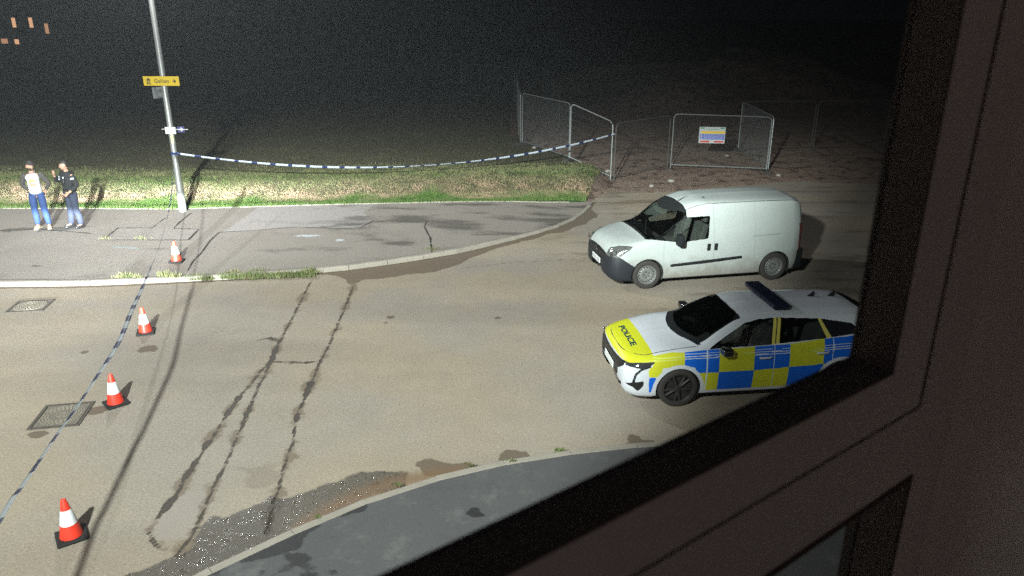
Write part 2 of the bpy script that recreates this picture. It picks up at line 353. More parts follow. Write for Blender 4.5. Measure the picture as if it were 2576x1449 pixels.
base = t.mix(t.step(t.mad(mid, .14, t.attr('damp')), .10, -.06, 0, .30), base, (.14, .11, .085)); silt = t.step(t.mad(mid, .12, t.attr("silt")), .16, -.08)
wv = t.mad(mid, .12, t.math('ADD', t.attr("wet"), .04)); wt = t.step(wv, .075, .02)
base = t.mix(wt, base, t.mul(base, t.step(grit, .3, .7, .42, .20)))
base = t.mix(t.math('MULTIPLY', silt, .75), base, (.185, .112, .062))
base = t.mix(t.step(cr, .031, .012), base, t.mul((.078, .063, .050), t.step(grit, .3, .7, .45, 1.3))); base = t.mix(t.math('MULTIPLY', jn, .75), base, (.05, .04, .032))
film_ = t.math('MULTIPLY', wt, t.step(t.noise(8, 4, .7), .50, .62)); rough = t.math('SUBTRACT', t.step(wt, 0, 1, .88, .55), t.math('MULTIPLY', film_, .48)); rough = t.math('SUBTRACT', rough, t.math('MULTIPLY', t.step(cr, .03, .012), t.step(wt, 0, 1, .38, .3)))
ck = t.step(cr, .036, .014); lump_ = t.noise(48, 2, .5); hgt = t.mad(t.math('MULTIPLY', lump_, t.math('MAXIMUM', wt, t.math('MULTIPLY', ck, .5))), .50, t.math('MULTIPLY', grit, t.step(wt, 0, 1, .55, .20))); hgt = t.mad(1.0, hgt, t.mad(t.math('MULTIPLY', fine, t.step(wt, 0, 1, 1, .1)), .25, t.math('MULTIPLY', t.step(cr, .006, .03), 1.2)))
t.bump(hgt, t.step(wt, 0, 1, .45, 1.0), .012)
me.materials.append(t.out(base, rough, t.step(wt, 0, 1, .15, .5)))
road = tag(put("road", me), kind="structure")

# ------------------------------------------------------------------ far pavement
px_ = axis((-60, -15.2, 1.6), (-15.2, -2, .03), (-2, 2.66, .05)); tt = np.linspace(0, 1, 210)
X = np.repeat(px_[:, None], len(tt), 1); k0 = y_kerb(X) + .10; k1 = np.maximum(y_back(X) - .05, k0 + .02); Y = k0 + (k1 - k0) * tt[None]
Z = zpav(X) + .015 * (vnoise(X, Y, 1.5, 61) - .5) * np.sin(np.pi * tt)[None]
me = np_mesh("pavement", np.stack([X, Y, Z], -1).reshape(-1, 3), grid_faces(*X.shape)[:, ::1])
zz = .09
def GP(l): return np.array(GG(l, zz))
CR = [GP(p) for p in ([(261, 604), (476, 604), (502, 577), (439, 575)], [(299, 574), (261, 604)], [(299, 574), (385, 574)], [(473, 683), (488, 657), (508, 637), (531, 605), (554, 585), (631, 581), (745, 572), (889, 577)],
    [(905, 575), (940, 557), (1076, 557), (1069, 571), (1084, 599), (1088, 638)], [(385, 574), (402, 560), (419, 548)], [(439, 575), (453, 560), (482, 537)], [(0, 580), (100, 577), (230, 588)])]
crack = np.full(X.shape, 1.0)
for p in CR: crack = np.minimum(crack, sd_line(X, Y, p))
crack += .03 * (vnoise(X, Y, .3, 62) - .5)
moss = sd_line(X, Y, CR[5]); moss = np.minimum(moss, sd_line(X, Y, CR[6])); moss = np.minimum(moss, sd_line(X, Y, CR[1])); moss = np.minimum(moss, sd_line(X, Y, CR[0][:2]) + .02)
moss = moss + .16 * (1 - vnoise(X, Y, .22, 63))
newer = sd_poly(X, Y, GP([(561, 586), (631, 581), (745, 572), (889, 577), (905, 575), (935, 556), (915, 535), (950, 511), (700, 516), (655, 520)]))
trench = sd_poly(X, Y, GP([(261, 604), (476, 604), (502, 577), (439, 575), (299, 574)]))
stain = vnoise(X * .55, Y * 1.5, .8, 64, 4) + .16 * sstep(-7, -1, X) - .12
stain = np.maximum(stain, 1.05 - 3 * np.hypot((X - GP([(90, 670)])[0][0]) / 2.2, Y - GP([(90, 670)])[0][1]) - .5 * vnoise(X, Y, .3, 65))
chalk = np.minimum(np.hypot((X - GP([(775, 594)])[0][0]) / 3.4, Y - GP([(775, 594)])[0][1]), np.hypot((X - GP([(856, 605)])[0][0]) / 1.2, Y - GP([(856, 605)])[0][1]))
chalk2 = sd_line(X, Y, GP([(290, 622), (350, 626)]))
for n_, a_ in (("crack", crack), ("moss", moss), ("newer", newer), ("trench", trench), ("stain", stain), ("chalk", chalk), ("chalkb", chalk2), ("kerbd", Y - k0)): vattr(me, n_, a_.ravel())
t = NT("worn_asphalt_pavement"); n0 = t.noise(.5, 5, .6); grit = t.noise(75, 4, .7); mid = t.noise(13, 5, .65); fine = t.noise(220, 2)
base = t.mix(n0, (.245, .208, .18), (.32, .275, .24)); base = t.mix(t.step(t.attr("newer"), .03, -.03, 0, .8), base, (.37, .328, .31)); base = t.mix(t.step(t.attr("trench"), .0, -.03, 0, .5), base, (.31, .272, .25))
base = t.mix(t.step(grit, .42, .72, 0, .45), base, (.05, .045, .04)); base = t.mix(t.step(fine, .58, .8, 0, .3), base, (.34, .32, .30))
base = t.mix(t.step(t.mad(mid, .35, t.attr("stain")), .70, .98, 0, .72), base, (.05, .042, .036))
base = t.mix(t.step(t.mad(mid, .12, t.attr("kerbd")), .22, .08, 0, .6), base, (.07, .055, .04))
base = t.mix(t.step(t.mad(mid, -.5, t.mad(t.attr("chalk"), 1.6, .33)), .28, .18, 0, .8), base, (.5, .52, .55))
base = t.mix(t.step(t.mad(mid, -.4, t.mad(t.attr("chalkb"), 2.2, .25)), .16, .08, 0, .5), base, (.25, .42, .44))
cr = t.mad(t.math("SUBTRACT", mid, .5), .05, t.attr("crack")); base = t.mix(t.step(cr, .032, .016), base, (.025, .022, .018))
base = t.mix(t.step(t.mad(mid, .06, t.attr("moss")), .085, .055), base, (.10, .12, .02))
t.bump(t.mad(grit, .5, t.mad(fine, .2, t.math('MULTIPLY', t.step(cr, .008, .03), 2.0))), .5, .012)
me.materials.append(t.out(base, .85, .4))
tag(put("pavement", me), kind="structure")

# ------------------------------------------------------------------ kerbs, laid stone by stone
conc = M_("kerb_concrete", (.31, .27, .225), .85, var=.22, vscale=5, bump=.35, bscale=90)
def resample(P, step):
    P = np.asarray(P, float); s = np.concatenate([[0], np.cumsum(np.hypot(*np.diff(P, axis=0).T))]); n = int(s[-1] / step)
    q = np.arange(n + 1) * step; return np.stack([np.interp(q, s, P[:, 0]), np.interp(q, s, P[:, 1])], -1)
def smooth_path(P, n=400):
    P = np.asarray(P, float); s = np.concatenate([[0], np.cumsum(np.hypot(*np.diff(P, axis=0).T))]); q = np.linspace(0, s[-1], n)
    x, y = np.interp(q, s, P[:, 0]), np.interp(q, s, P[:, 1])
    k = 15; w = np.hanning(2 * k + 1); w /= w.sum()
    xp = np.concatenate([2 * x[0] - x[k:0:-1], x, 2 * x[-1] - x[-2:-k - 2:-1]]); yp = np.concatenate([2 * y[0] - y[k:0:-1], y, 2 * y[-1] - y[-2:-k - 2:-1]])
    return np.stack([np.convolve(xp, w, 'valid'), np.convolve(yp, w, 'valid')], -1)
def kerb(name, path, side, ztop, w=.125, L=.915, r=.018):
    root = put(name, None); tag(root, kind="structure")
    P = resample(path, L)
    for i in range(len(P) - 1):
        a, b = P[i], P[i + 1]; d = (b - a); ln = np.hypot(*d); d = d / ln; nrm = np.array([-d[1], d[0]]) * side
        zt0, zt1 = ztop(a), ztop(b); jz = random.uniform(-.004, .004); j = random.uniform(-.006, .006); g = .014
        prof = [(0, -.12), (.004, zt0 - r), (r * .5, zt0 - r * .35), (r * 1.3, zt0), (w - .004, zt0), (w, zt0 - .006), (w, -.12)]
        vs = []
        for e_, (q, dz) in enumerate(((a + d * g / 2, 0), (b - d * g / 2, zt1 - zt0))):
            vs += [(*(q + nrm * (o + j)), (z + dz + jz) if z > -.1 else z) for o, z in prof]
        n = len(prof); fs = [(k, k + 1, n + k + 1, n + k) for k in range(n - 1)] + [tuple(range(n)), tuple(range(2 * n - 1, n - 1, -1))]
        MB().add(vs, fs).put("kerb_stone", conc, root)
    return root
kf = smooth_path([(-21, 15.05)] + list(map(tuple, KF[2:])))
kerb("far_kerb", kf, 1, lambda p: float(zpav(p[0])) + .006)
edge = M_("edging_concrete", (.42, .38, .33), .9, var=.3, vscale=4, bump=.3)
kerb("pavement_edging", smooth_path([(-21, 21.9)] + list(map(tuple, YB[2:])), 300), -1, lambda p: float(zpav(p[0])) + .022, w=.055, L=.915, r=.008)
KN = GG([(320, 1530), (470, 1449), (580, 1400), (700, 1343), (850, 1276), (1000, 1221), (1200, 1167), (1400, 1133), (1640, 1108)], .1) + [(3.2, 8.93), (5, 9.05), (9, 9.15)]
KN = [(-9.5, -1.5), (-6.2, 2.6), (-4.6, 4.6)] + KN
kn = smooth_path(KN)
kerb("near_kerb", kn, -1, lambda p: .10)

# near pavement, newer dark asphalt
d = np.gradient(kn, axis=0); d /= np.hypot(*d.T)[:, None]; nr = np.stack([d[:, 1], -d[:, 0]], -1)
off = np.concatenate([np.linspace(.122, 3.2, 70), np.linspace(3.4, 12, 10)])
P = kn[:, None] + nr[:, None] * off[None, :, None]; X, Y = P[..., 0], P[..., 1]
me = np_mesh("near_pavement", np.stack([X, Y, np.full(X.shape, .094)], -1).reshape(-1, 3), grid_faces(*X.shape))
NPDK = [(765, 1326), (810, 1311), (877, 1281), (926, 1266), (926, 1282), (855, 1305), (780, 1340), (742, 1374), (660, 1404), (574, 1434), (535, 1440), (630, 1390), (675, 1366)]
dk = np.minimum(sd_poly(X, Y, GG(NPDK, .1)) + .28 * (vnoise(X, Y, .35, 71, 4) - .45), sd_poly(X, Y, GG([(1172, 1293), (1190, 1270), (1210, 1280), (1225, 1298), (1200, 1303)], .1)) + .12 * (vnoise(X, Y, .12, 72) - .5))
dk = np.minimum(dk, .19 - vnoise(X, Y, .28, 73, 4) * .28 + .5 * np.maximum(0, .9 - np.hypot(X + 2.2, Y - 6.6)) * 0 + .16 * sstep(.5, 2.0, np.hypot(X + 2.4, Y - 6.6)))
vattr(me, "damp", dk.ravel())
t = NT("new_asphalt_pavement"); grit = t.noise(110, 4, .7); fine = t.noise(300, 2); mid = t.noise(12, 5, .65); n0 = t.noise(.8, 5)
base = t.mix(n0, (.080, .079, .079), (.108, .102, .100)); base = t.mix(t.step(grit, .45, .75, 0, .5), base, (.03, .033, .036)); base = t.mix(t.step(fine, .6, .8, 0, .25), base, (.22, .23, .235))
base = t.mix(t.step(t.noise(3.0, 6, .7), .52, .68, 0, .40), base, (.17, .165, .158)); base = t.mix(t.step(t.noise(1.6, 6, .7), .52, .66, 0, .35), base, (.055, .055, .056))
dp = t.step(t.mad(mid, .06, t.attr("damp")), .04, .015); base = t.mix(dp, base, t.mul(base, .33))
t.bump(t.mad(grit, .5, t.math('MULTIPLY', fine, .3)), .4, .01)
me.materials.append(t.out(base, t.step(dp, 0, 1, .85, .6), .4))
tag(put("near_pavement", me), kind="structure")

# ------------------------------------------------------------------ inspection covers in the road
iron = M_("cast_iron", (.20, .17, .135), .7, .3, var=.35, vscale=20, bump=.3, bscale=120)
gapm = M_("dark_gap", (.05, .04, .032), .9)
rim_m = M_("worn_surround", (.085, .07, .056), .9, var=.3)
def cover(quad, label, half):
    q = np.array(GG(quad)); c = q.mean(0); ex = ((q[3] - q[0]) + (q[2] - q[1])) / 2; rz = math.atan2(ex[1], ex[0])
    hx = .5 * np.hypot(*ex); ey = ((q[1] - q[0]) + (q[2] - q[3])) / 2; hy = .5 * np.hypot(*ey); hs = min(hx, hy)
    root = thing("manhole_cover", label, "manhole cover", (c[0], c[1], .004), rz, "inspection covers in the road")
    f_ = MB(); w = .045
    for (a, b, sx, sy) in ((0, hy - w / 2, 2 * hx, w), (0, -hy + w / 2, 2 * hx, w), (hx - w / 2, 0, w, 2 * hy - 2 * w), (-hx + w / 2, 0, w, 2 * hy - 2 * w)): f_.box((a, b, .004), (sx, sy, .014))
    f_.put("frame", rim_m, root)
    MB().box((0, 0, -.006), (2 * hx - 2 * w, 2 * hy - 2 * w, .008)).put("gap", gapm, root)
    pl = MB().box((0, 0, .002), (2 * hx - 2 * w - .02, 2 * hy - 2 * w - .02, .010)).put("lid", iron, root)
    mb = MB()
    for k in range(1, 9):
        r = hs * .105 * k; n = max(6, int(r * 2 * math.pi / .055))
        if half and k in (3, 4): continue
        for i in range(n):
            a = 2 * math.pi * i / n + k * .3; x, y = r * math.cos(a), r * math.sin(a)
            if abs(x) < hx - w - .03 and abs(y) < hy - w - .03: mb.box((x, y, .011), (.018, .036, .010), rz=a)
    mb.put("tread_pattern", M_("worn_iron", (.27, .23, .18), .6, .2, var=.3), root)["kind"] = "stuff"
    return root
cover([(19, 787), (41, 760), (139, 753), (113, 783)], "square iron manhole cover in the road beside the far kerb", False)
cover([(62, 1086), (123, 1018), (243, 1013), (201, 1068)], "square iron manhole cover with ring pattern beneath the blue and white tape", True)
# ------------------------------------------------------------------ the window we look through, and the wall round it
plastic = M_("window_frame_plastic", (.72, .66, .64), .45, var=.05, vscale=3, bump=.04, bscale=30)
shade_seal_m = M_("reveal_shade_and_seal", (.10, .082, .078), .95, spec=.1)  # dark colour paints the shade of the sash reveal; also fills the joints
WRZ = math.atan2(.6, .8)
def wl_(t_, n_): return (.8 * t_ - .6 * n_, .6 * t_ + .8 * n_)
wbx, wby = wl_(0, .30); BZ = 4.2; dz = H - BZ
win = thing("window", "dark upstairs window frame with the casement pane and a fixed pane below it", "window", (wbx, wby, BZ), WRZ)
def wbar(mb, t0, t1, n0, n1, z0, z1): mb.box(((t0 + t1) / 2, (n0 + n1) / 2 - .30, (z0 + z1) / 2 + dz), (t1 - t0, n1 - n0, z1 - z0))
s = MB()
for bar in ((.686, .758, .30, .343, -.38, .85), (-.66, .686, .30, .343, -.38, -.322), (-.66, -.588, .30, .343, -.322, .85), (-.588, .686, .30, .343, .79, .85)): wbar(s, *bar)
s.put("casement", plastic, win)
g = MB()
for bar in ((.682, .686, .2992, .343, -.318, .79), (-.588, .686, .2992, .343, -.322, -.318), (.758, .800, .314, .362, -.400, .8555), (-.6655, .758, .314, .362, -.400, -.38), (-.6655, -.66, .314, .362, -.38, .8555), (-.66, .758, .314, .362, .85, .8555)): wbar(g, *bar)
g.put("shade_and_seal", shade_seal_m, win)
fo = MB()
for bar in ((.811, .885, .312, .375, -1.15, .95), (.800, .811, .312, .375, -.400, .95), (-1.2, .811, .312, .375, -.49, -.400), (-1.2, -.6655, .312, .375, -.400, .95), (-.6655, .800, .312, .375, .8555, .95), (-1.2, .811, .312, .375, -1.15, -1.08)): wbar(fo, *bar)
fo.put("outer_frame", plastic, win)
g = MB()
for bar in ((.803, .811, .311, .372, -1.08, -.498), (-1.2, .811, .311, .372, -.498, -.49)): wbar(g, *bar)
g.put("shade_and_seal", shade_seal_m, win)
clear = bpy.data.materials.new("window_glass"); clear.use_nodes = True
tb = clear.node_tree.nodes.new("ShaderNodeBsdfTransparent"); tb.inputs["Color"].default_value = (.96, .97, .965, 1)
clear.node_tree.links.new(tb.outputs[0], clear.node_tree.nodes["Material Output"].inputs["Surface"])
p = MB(); wbar(p, -.588, .682, .336, .340, -.318, .79); p.put("pane", clear, win)
p = MB(); wbar(p, -1.2, .803, .356, .360, -1.08, -.498); p.put("pane", clear, win)
plaster = M_("plaster_wall", (.66, .60, .58), .9, var=.06, vscale=4, bump=.1, bscale=80)
wallo = put("house_wall", None, None, (wbx, wby, 0), (0, 0, WRZ)); tag(wallo, kind="structure")
for i, (t0, t1, z0, z1) in enumerate(((.8855, 9, 0, 8), (-9, -1.2005, 0, 8), (-1.2, .885, 0, H - 1.151), (-1.2, .885, H + .951, 8))):
    m_ = MB(); m_.box(((t0 + t1) / 2, -.085, (z0 + z1) / 2), (t1 - t0, .37, z1 - z0)); m_.put("wall_panel", plaster, wallo)

# ------------------------------------------------------------------ grass and weeds
gm = NT("grass_blades"); ta = gm.attr("tint"); gcol = gm.mix(gm.step(ta, .0, .5), (.075, .135, .026), (.17, .17, .075)); gcol = gm.mix(gm.step(ta, .5, 1.0), gcol, (.37, .245, .165))
gm.b.inputs["Subsurface Weight"].default_value = 0
grass_m = gm.out(gcol, .7, .25)
fm = NT("field_blades"); field_m = fm.out(fm.mix(fm.attr("tint"), (.050, .055, .026), (.105, .085, .052)), .9, .1)
def blades(name, P, hgt, tint, wid=.012, lean=.45, kind="stuff", mat=None):
    n = len(P); a = rng.uniform(0, 2 * math.pi, n); b = rng.uniform(0, 2 * math.pi, n)
    wv = np.stack([np.cos(a), np.sin(a), np.zeros(n)], -1) * (wid * rng.uniform(.6, 1.3, n))[:, None]
    ln = np.stack([np.cos(b), np.sin(b), np.zeros(n)], -1) * (hgt * lean * rng.uniform(.1, 1, n))[:, None]
    up = np.zeros((n, 3)); up[:, 2] = hgt
    V = np.stack([P - wv, P + wv, P + up + ln], 1).reshape(-1, 3)
    me = np_mesh(name, V, np.arange(3 * n).reshape(-1, 3), [mat or grass_m]); vattr(me, "tint", np.repeat(tint, 3))
    return tag(put(name, me), kind=kind)
n = 120000
X = rng.uniform(-19, 3.2, n); u = rng.uniform(0, 1, n) ** 1.25; D_ = u * 4.6; Y = y_back(X) + .02 + D_
Z, Wm = h_ground(X, Y); keep = (Wm < .4) & (X < 2.78 + (Y - 23.2) * .3); cl = vnoise(X, Y, .33, 81, 3); pt = vnoise(X, Y, 1.3, 82, 3)
X = np.concatenate([X, rng.uniform(-19, 2.9, 50000)]); D_ = np.concatenate([D_, .75 * rng.uniform(0, 1, 50000) ** 1.5]); n = len(X); Y = y_back(X) + .02 + D_
Z, Wm = h_ground(X, Y); keep = (Wm < .4) & (X < 2.78 + (Y - 23.2) * .3); cl = vnoise(X, Y, .33, 81, 3); pt = vnoise(X, Y, 1.3, 82, 3)
low = sstep(.85, .15, D_ + 1.5 * (pt - .5) + .7 * (cl - .5))
hg = (.028 + .05 * cl * rng.uniform(.5, 1.3, n) + .045 * low)
keep &= rng.uniform(0, 1, n) < (.35 + .9 * cl) * sstep(4.4, 1.8, D_)
ti = np.clip(.16 + .70 * sstep(.30, 1.1, D_ + 1.9 * (pt - .5)) * sstep(3.0, 1.5, D_ + 1.6 * pt) + .55 * (cl - .5) - .1 * low + rng.normal(0, .06, n) + .22 * sstep(1.8, 2.6, D_), 0, 1)
blades("bank_grass", np.stack([X, Y, Z - .01], -1)[keep], hg[keep], ti[keep])
n = 90000
Y = 25 + 26 * rng.uniform(0, 1, n) ** 1.6; X = rng.uniform(-1.05, .42, n) * Y * .75 + 1.5
Z, Wm = h_ground(X, Y); cl = vnoise(X, Y, .8, 83, 4); keep = (Wm < .3) & (Y > y_back(X) + 3) & (rng.uniform(0, 1, n) < .15 + 1.1 * cl ** 2)
blades("field_grass", np.stack([X, Y, Z - .01], -1)[keep], (.02 + .05 * cl * rng.uniform(.4, 1.2, n))[keep], np.clip(.50 + .5 * (vnoise(X, Y, 2, 84) - .4) + rng.normal(0, .05, n), 0, 1)[keep], wid=.02, mat=field_m)
# weeds rooted in the kerb line
pts, hs, ts = [], [], []
def weed(px, py, z, n, r, h, tint):
    c = G(px, py, z)
    for _ in range(n):
        q = rng.normal(0, r, 2); pts.append((c[0] + q[0], c[1] + q[1] * .45, z + .0)); hs.append(h * rng.uniform(.4, 1.15)); ts.append(np.clip(tint + rng.normal(0, .12), 0, 1))
for k in range(64):
    px = rng.uniform(470, 790); e_ = math.sin((px - 455) / 340 * math.pi) ; weed(px, 703 - (px - 480) * .030 + rng.uniform(-3, 2), .03, int(22 + 45 * e_ * rng.uniform(.4, 1)), .075, .10 + .05 * rng.random(), .18 + .3 * rng.random())
for px, py, n_, h in ((415, 694, 90, .14), (432, 697, 60, .12), (446, 698, 40, .1), (318, 696, 60, .12), (305, 698, 40, .10), (350, 698, 40, .1), (590, 684, 30, .1), (655, 682, 30, .12), (783, 686, 90, .17), (268, 600, 26, .07), (355, 601, 34, .08), (1087, 628, 40, .10)): weed(px, py, .10, n_, .09, h, .45)
for px, py in ((800, 1302), (1290, 1160), (1400, 1135), (1415, 1133), (1180, 1170), (1000, 1221)): weed(px, py, .10, 22, .03, .05, .3)
for px in range(0, 1480, 24): weed(px + rng.uniform(-10, 10), np.interp(px, [0, 200, 450, 700, 900, 1200, 1480], [522, 522, 525, 516, 511, 505, 500]) + 1, .11, int(rng.uniform(10, 60)), .12, .10, .12)
blades("kerb_weeds", np.array(pts), np.array(hs), np.array(ts), wid=.010, lean=.8)

# ------------------------------------------------------------------ lamp column with its signs
galv = M_("galvanised_steel", (.27, .27, .255), .42, .55, var=.14, vscale=7, bump=.05, bscale=40)
white_p = M_("white_plastic", (.50, .50, .50), .45); black_p = M_("black_plastic", (.02, .02, .022), .5)
PB = G(462, 531, .1); PY = PB[1]
zp = lambda px, py: ray_y(px, py, PY - .1)[2]
pole = thing("street_lamp", "tall galvanised lamp column on the far pavement with a yellow sign on it", "street lamp", (PB[0], PB[1], .1))
m_ = MB().lathe([(.128, -.02), (.125, .02), (.112, .03), (.110, .62), (.106, .70), (.088, 1.0), (.084, 1.1), (.080, 4), (.066, 8.25), (0, 8.26)], 24).put("column", galv, pole, True)
MB().box((0, -.110, .40), (.09, .012, .42)).put("door", galv, pole, bevel=.004)
MB().tube([(0, 0, 8.1), (.06, -.25, 8.42), (.18, -.75, 8.55), (.28, -1.15, 8.57)], .032, 10).put("arm", galv, pole, True)
lan = MB().box((.38, -1.5, 8.60), (.24, .70, .10), rz=.2).put("lantern", M_("lantern_grey", (.3, .3, .31), .4, .5), pole, bevel=.03, seg=2)
MB().box((.38, -1.5, 8.546), (.17, .5, .006), rz=.2).put("lens", M_("lantern_lens", (.9, .9, .9), .3, emit=(.93, .97, 1), estr=20.0), lan)
def text_me(txt, size, depth, mat, name="lettering", bold=0.0):
    cu = bpy.data.curves.new("t", 'FONT'); cu.body = txt; cu.size = size; cu.extrude = depth; cu.align_x = 'CENTER'; cu.align_y = 'CENTER'; cu.offset = bold; cu.resolution_u = 4
    o = bpy.data.objects.new("t", cu); COL.objects.link(o); dg = bpy.context.evaluated_depsgraph_get(); me = bpy.data.meshes.new_from_object(o.evaluated_get(dg)); bpy.data.objects.remove(o)
    me.materials.clear(); me.materials.append(mat); me.name = name; return me
yel = M_("yellow_sign_face", (.42, .29, .014), .4)
yp = PY - .125
a, b_, c_ = ray_y(360, 191.5, yp), ray_y(452.5, 191.5, yp), ray_y(363, 215, yp)
cx_, cz_ = (ray_y(407, 204, yp)[0]), (ray_y(407, 204, yp)[2]); SW, SH = b_[0] - a[0], a[2] - c_[2]
sg = thing("direction_sign", "yellow direction sign reading Galileo with an arrow, fixed to the lamp column", "sign", (cx_, yp, cz_), R(-3))
MB().box((0, 0, 0), (SW, .006, SH)).put("plate", yel, sg, bevel=.002)
blk = M_("sign_black", (.012, .012, .012), .5)
put("lettering", text_me("Galileo", SH * .60, .001, blk), sg, (.01 * SW, -.0045, 0), (R(90), 0, 0))
ar = MB(); ax, w_ = .36 * SW, SH
ar.prism([(ax - .17 * w_, -.045 * w_), (ax + .04 * w_, -.045 * w_), (ax - .05 * w_, -.2 * w_), (ax + .05 * w_, -.2 * w_), (ax + .22 * w_, 0), (ax + .05 * w_, .2 * w_), (ax - .05 * w_, .2 * w_), (ax + .04 * w_, .045 * w_), (ax - .17 * w_, .045 * w_)], -.0055, -.0035); ar.put("arrow", blk, sg)
ho = MB(); hx_ = -.355 * SW
for poly in ([(-.26, .10), (0, .34), (.26, .10)], ): ho.prism([(hx_ + x * w_, z * w_) for x, z in poly], -.0055, -.0035)
for (x, z, w2, h2) in ((-.12, 0, .16, .12), (.10, 0, .16, .12), (-.15, -.2, .16, .13), (.02, -.2, .10, .13), (.16, -.2, .1, .13), (0, -.31, .5, .05)): ho.box((hx_ + x * w_, -.0045, z * w_), (w2 * w_, .002, h2 * w_))
ho.put("house_symbol", blk, sg)
cl_ = MB()
for z in (-.05, .05): cl_.lathe([(.086, z - .012), (.090, z - .012), (.090, z + .012), (.086, z + .012)], 20, c=(PB[0] - cx_, PY - yp, 0))
cl_.put("clamp", galv, sg)
# small sign seen from its edge below the yellow one
q = ray_y(399, 233, PY)
es = thing("edge_on_sign", "small grey sign seen from the back below the yellow direction sign", "sign", (q[0], PY, q[2]), R(62))
MB().box((0, 0, 0), (.34, .006, .30)).put("plate", M_("sign_back_grey", (.16, .16, .16), .5, .3), es, bevel=.002)
MB().box((.10, -.012, .10), (.22, .02, .03)).put("bracket", galv, es); MB().box((.10, -.012, -.08), (.22, .02, .03)).put("bracket", galv, es)
# white box and arrow plate strapped lower on the column
q = ray_y(430, 328.5, PY - .13)
wb = thing("notice_box", "small white notice box strapped round the middle of the lamp column", "notice", (q[0], PY - .115, q[2]), R(-4))
MB().box((0, 0, 0), (.30, .05, .19)).put("box", white_p, wb, bevel=.006)
for k in range(3): MB().box((0, -.0262, .05 - .05 * k), (.2 - .03 * k, .002, .012)).put("print_line", M_("grey_print", (.32, .32, .33), .6), wb)
MB().tube([(-.27, .03, .03), (.5, .03, .03)], .008, 6).put("strap", white_p, wb)
q = ray_y(456, 326, PY - .12)
apn = thing("arrow_plate", "small dark blue plate with a white arrow beside the notice box", "sign", (q[0], PY - .10, q[2]), R(-4))
MB().box((0, 0, 0), (.20, .004, .17)).put("plate", M_("navy_plate", (.03, .025, .09), .5), apn)
MB().prism([(-.07, -.012), (.01, -.012), (-.02, -.05), (.015, -.05), (.07, 0), (.015, .05), (-.02, .05), (.01, .012), (-.07, .012)], -.005, -.003).put("arrow", white_p, apn)
q = ray_y(434.5, 349, PY - .09)
lb = thing("number_sticker", "pale yellow and white column number sticker on the lamp column", "sticker", (q[0] + .0, PY - .084, q[2]))
MB().box((0, 0, 0), (.075, .004, .26)).put("backing", M_("sticker_cream", (.6, .55, .33), .5), lb)
for k, z in enumerate((.08, .03, -.02, -.07)): MB().box((-.008 + .008 * (k % 2), -.003, z), (.035, .002, .022)).put("mark", blk, lb)

# ------------------------------------------------------------------ police tape
def film(name, col, clear_):
    m = M_(name, col, .4); N = m.node_tree.nodes; L_ = m.node_tree.links; t_ = N.new("ShaderNodeBsdfTransparent"); tl = N.new("ShaderNodeBsdfTranslucent"); tl.inputs["Color"].default_value = (*col, 1)
    a = N.new("ShaderNodeMixShader"); a.inputs[0].default_value = .35; b = N.new("ShaderNodeMixShader"); b.inputs[0].default_value = clear_
    L_.new(N["Principled BSDF"].outputs[0], a.inputs[1]); L_.new(tl.outputs[0], a.inputs[2]); L_.new(a.outputs[0], b.inputs[1]); L_.new(t_.outputs[0], b.inputs[2]); L_.new(b.outputs[0], N["Material Output"].inputs["Surface"]); return m
tape_w = film("tape_white_film", (.66, .70, .78), .15); tape_b = film("tape_blue_film", (.016, .035, .16), .15); shade_film_w = film("tape_shaded_white_film", (.36, .39, .42), .42); shade_film_b = film("tape_shaded_blue_film", (.015, .028, .10), .36)  # second tape's greyer film: its backlit shade is put into the colour
def tape(name, P, width, label, period=.51, blue=.26, twist=3.0, flat=0.0, mats=None):
    P = np.array(P, float); s = np.concatenate([[0], np.cumsum(np.linalg.norm(np.diff(P, axis=0), axis=1))])
    from_ = np.arange(0, s[-1], .04); k = np.interp(from_, s, np.arange(len(P)))
    def cr(k):
        i = np.clip(k.astype(int), 0, len(P) - 2); f = (k - i)[:, None]; p0 = P[np.maximum(i - 1, 0)]; p1 = P[i]; p2 = P[i + 1]; p3 = P[np.minimum(i + 2, len(P) - 1)]
        return .5 * (2 * p1 + (p2 - p0) * f + (2 * p0 - 5 * p1 + 4 * p2 - p3) * f ** 2 + (3 * p1 - p0 - 3 * p2 + p3) * f ** 3)
    C = cr(k); T = np.gradient(C, axis=0); T /= np.linalg.norm(T, axis=1)[:, None]
    A = np.cross(T, [0, 0, 1.0]); A /= np.linalg.norm(A, axis=1)[:, None]; B = np.cross(A, T)
    ph = flat + .35 * np.sin(from_ * .9 + 1) + .5 * np.sin(from_ / s[-1] * twist * math.pi)
    wv = (B * np.cos(ph)[:, None] + A * np.sin(ph)[:, None]) * width / 2
    V = np.stack([C + wv, C - wv], 1).reshape(-1, 3); Fc = grid_faces(len(C), 2)
    mi = ((from_[:-1] % period) < blue * period).astype(int)
    me = np_mesh(name, V, Fc, list(mats or (tape_w, tape_b)), mi, True)
    o = tag(put(name, me), label, "police tape", "police tapes tied to the lamp column")
    sm = o.modifiers.new("thickness", 'SOLIDIFY'); sm.thickness = .0006
    return o
p0 = ray_y(445, 386, PY - .10); PF = GT(1540, 455); p1 = ray_y(1549, 337, PF[1] - .04)
pts = []
for tt in np.linspace(0, 1, 17):
    q = p0 * (1 - tt) + p1 * tt; q[2] -= 4 * .74 * tt * (1 - tt); pts.append(q)
tape("police_tape", pts, .062, "blue and white police tape sagging from the lamp column to the mesh fence", twist=1.0)
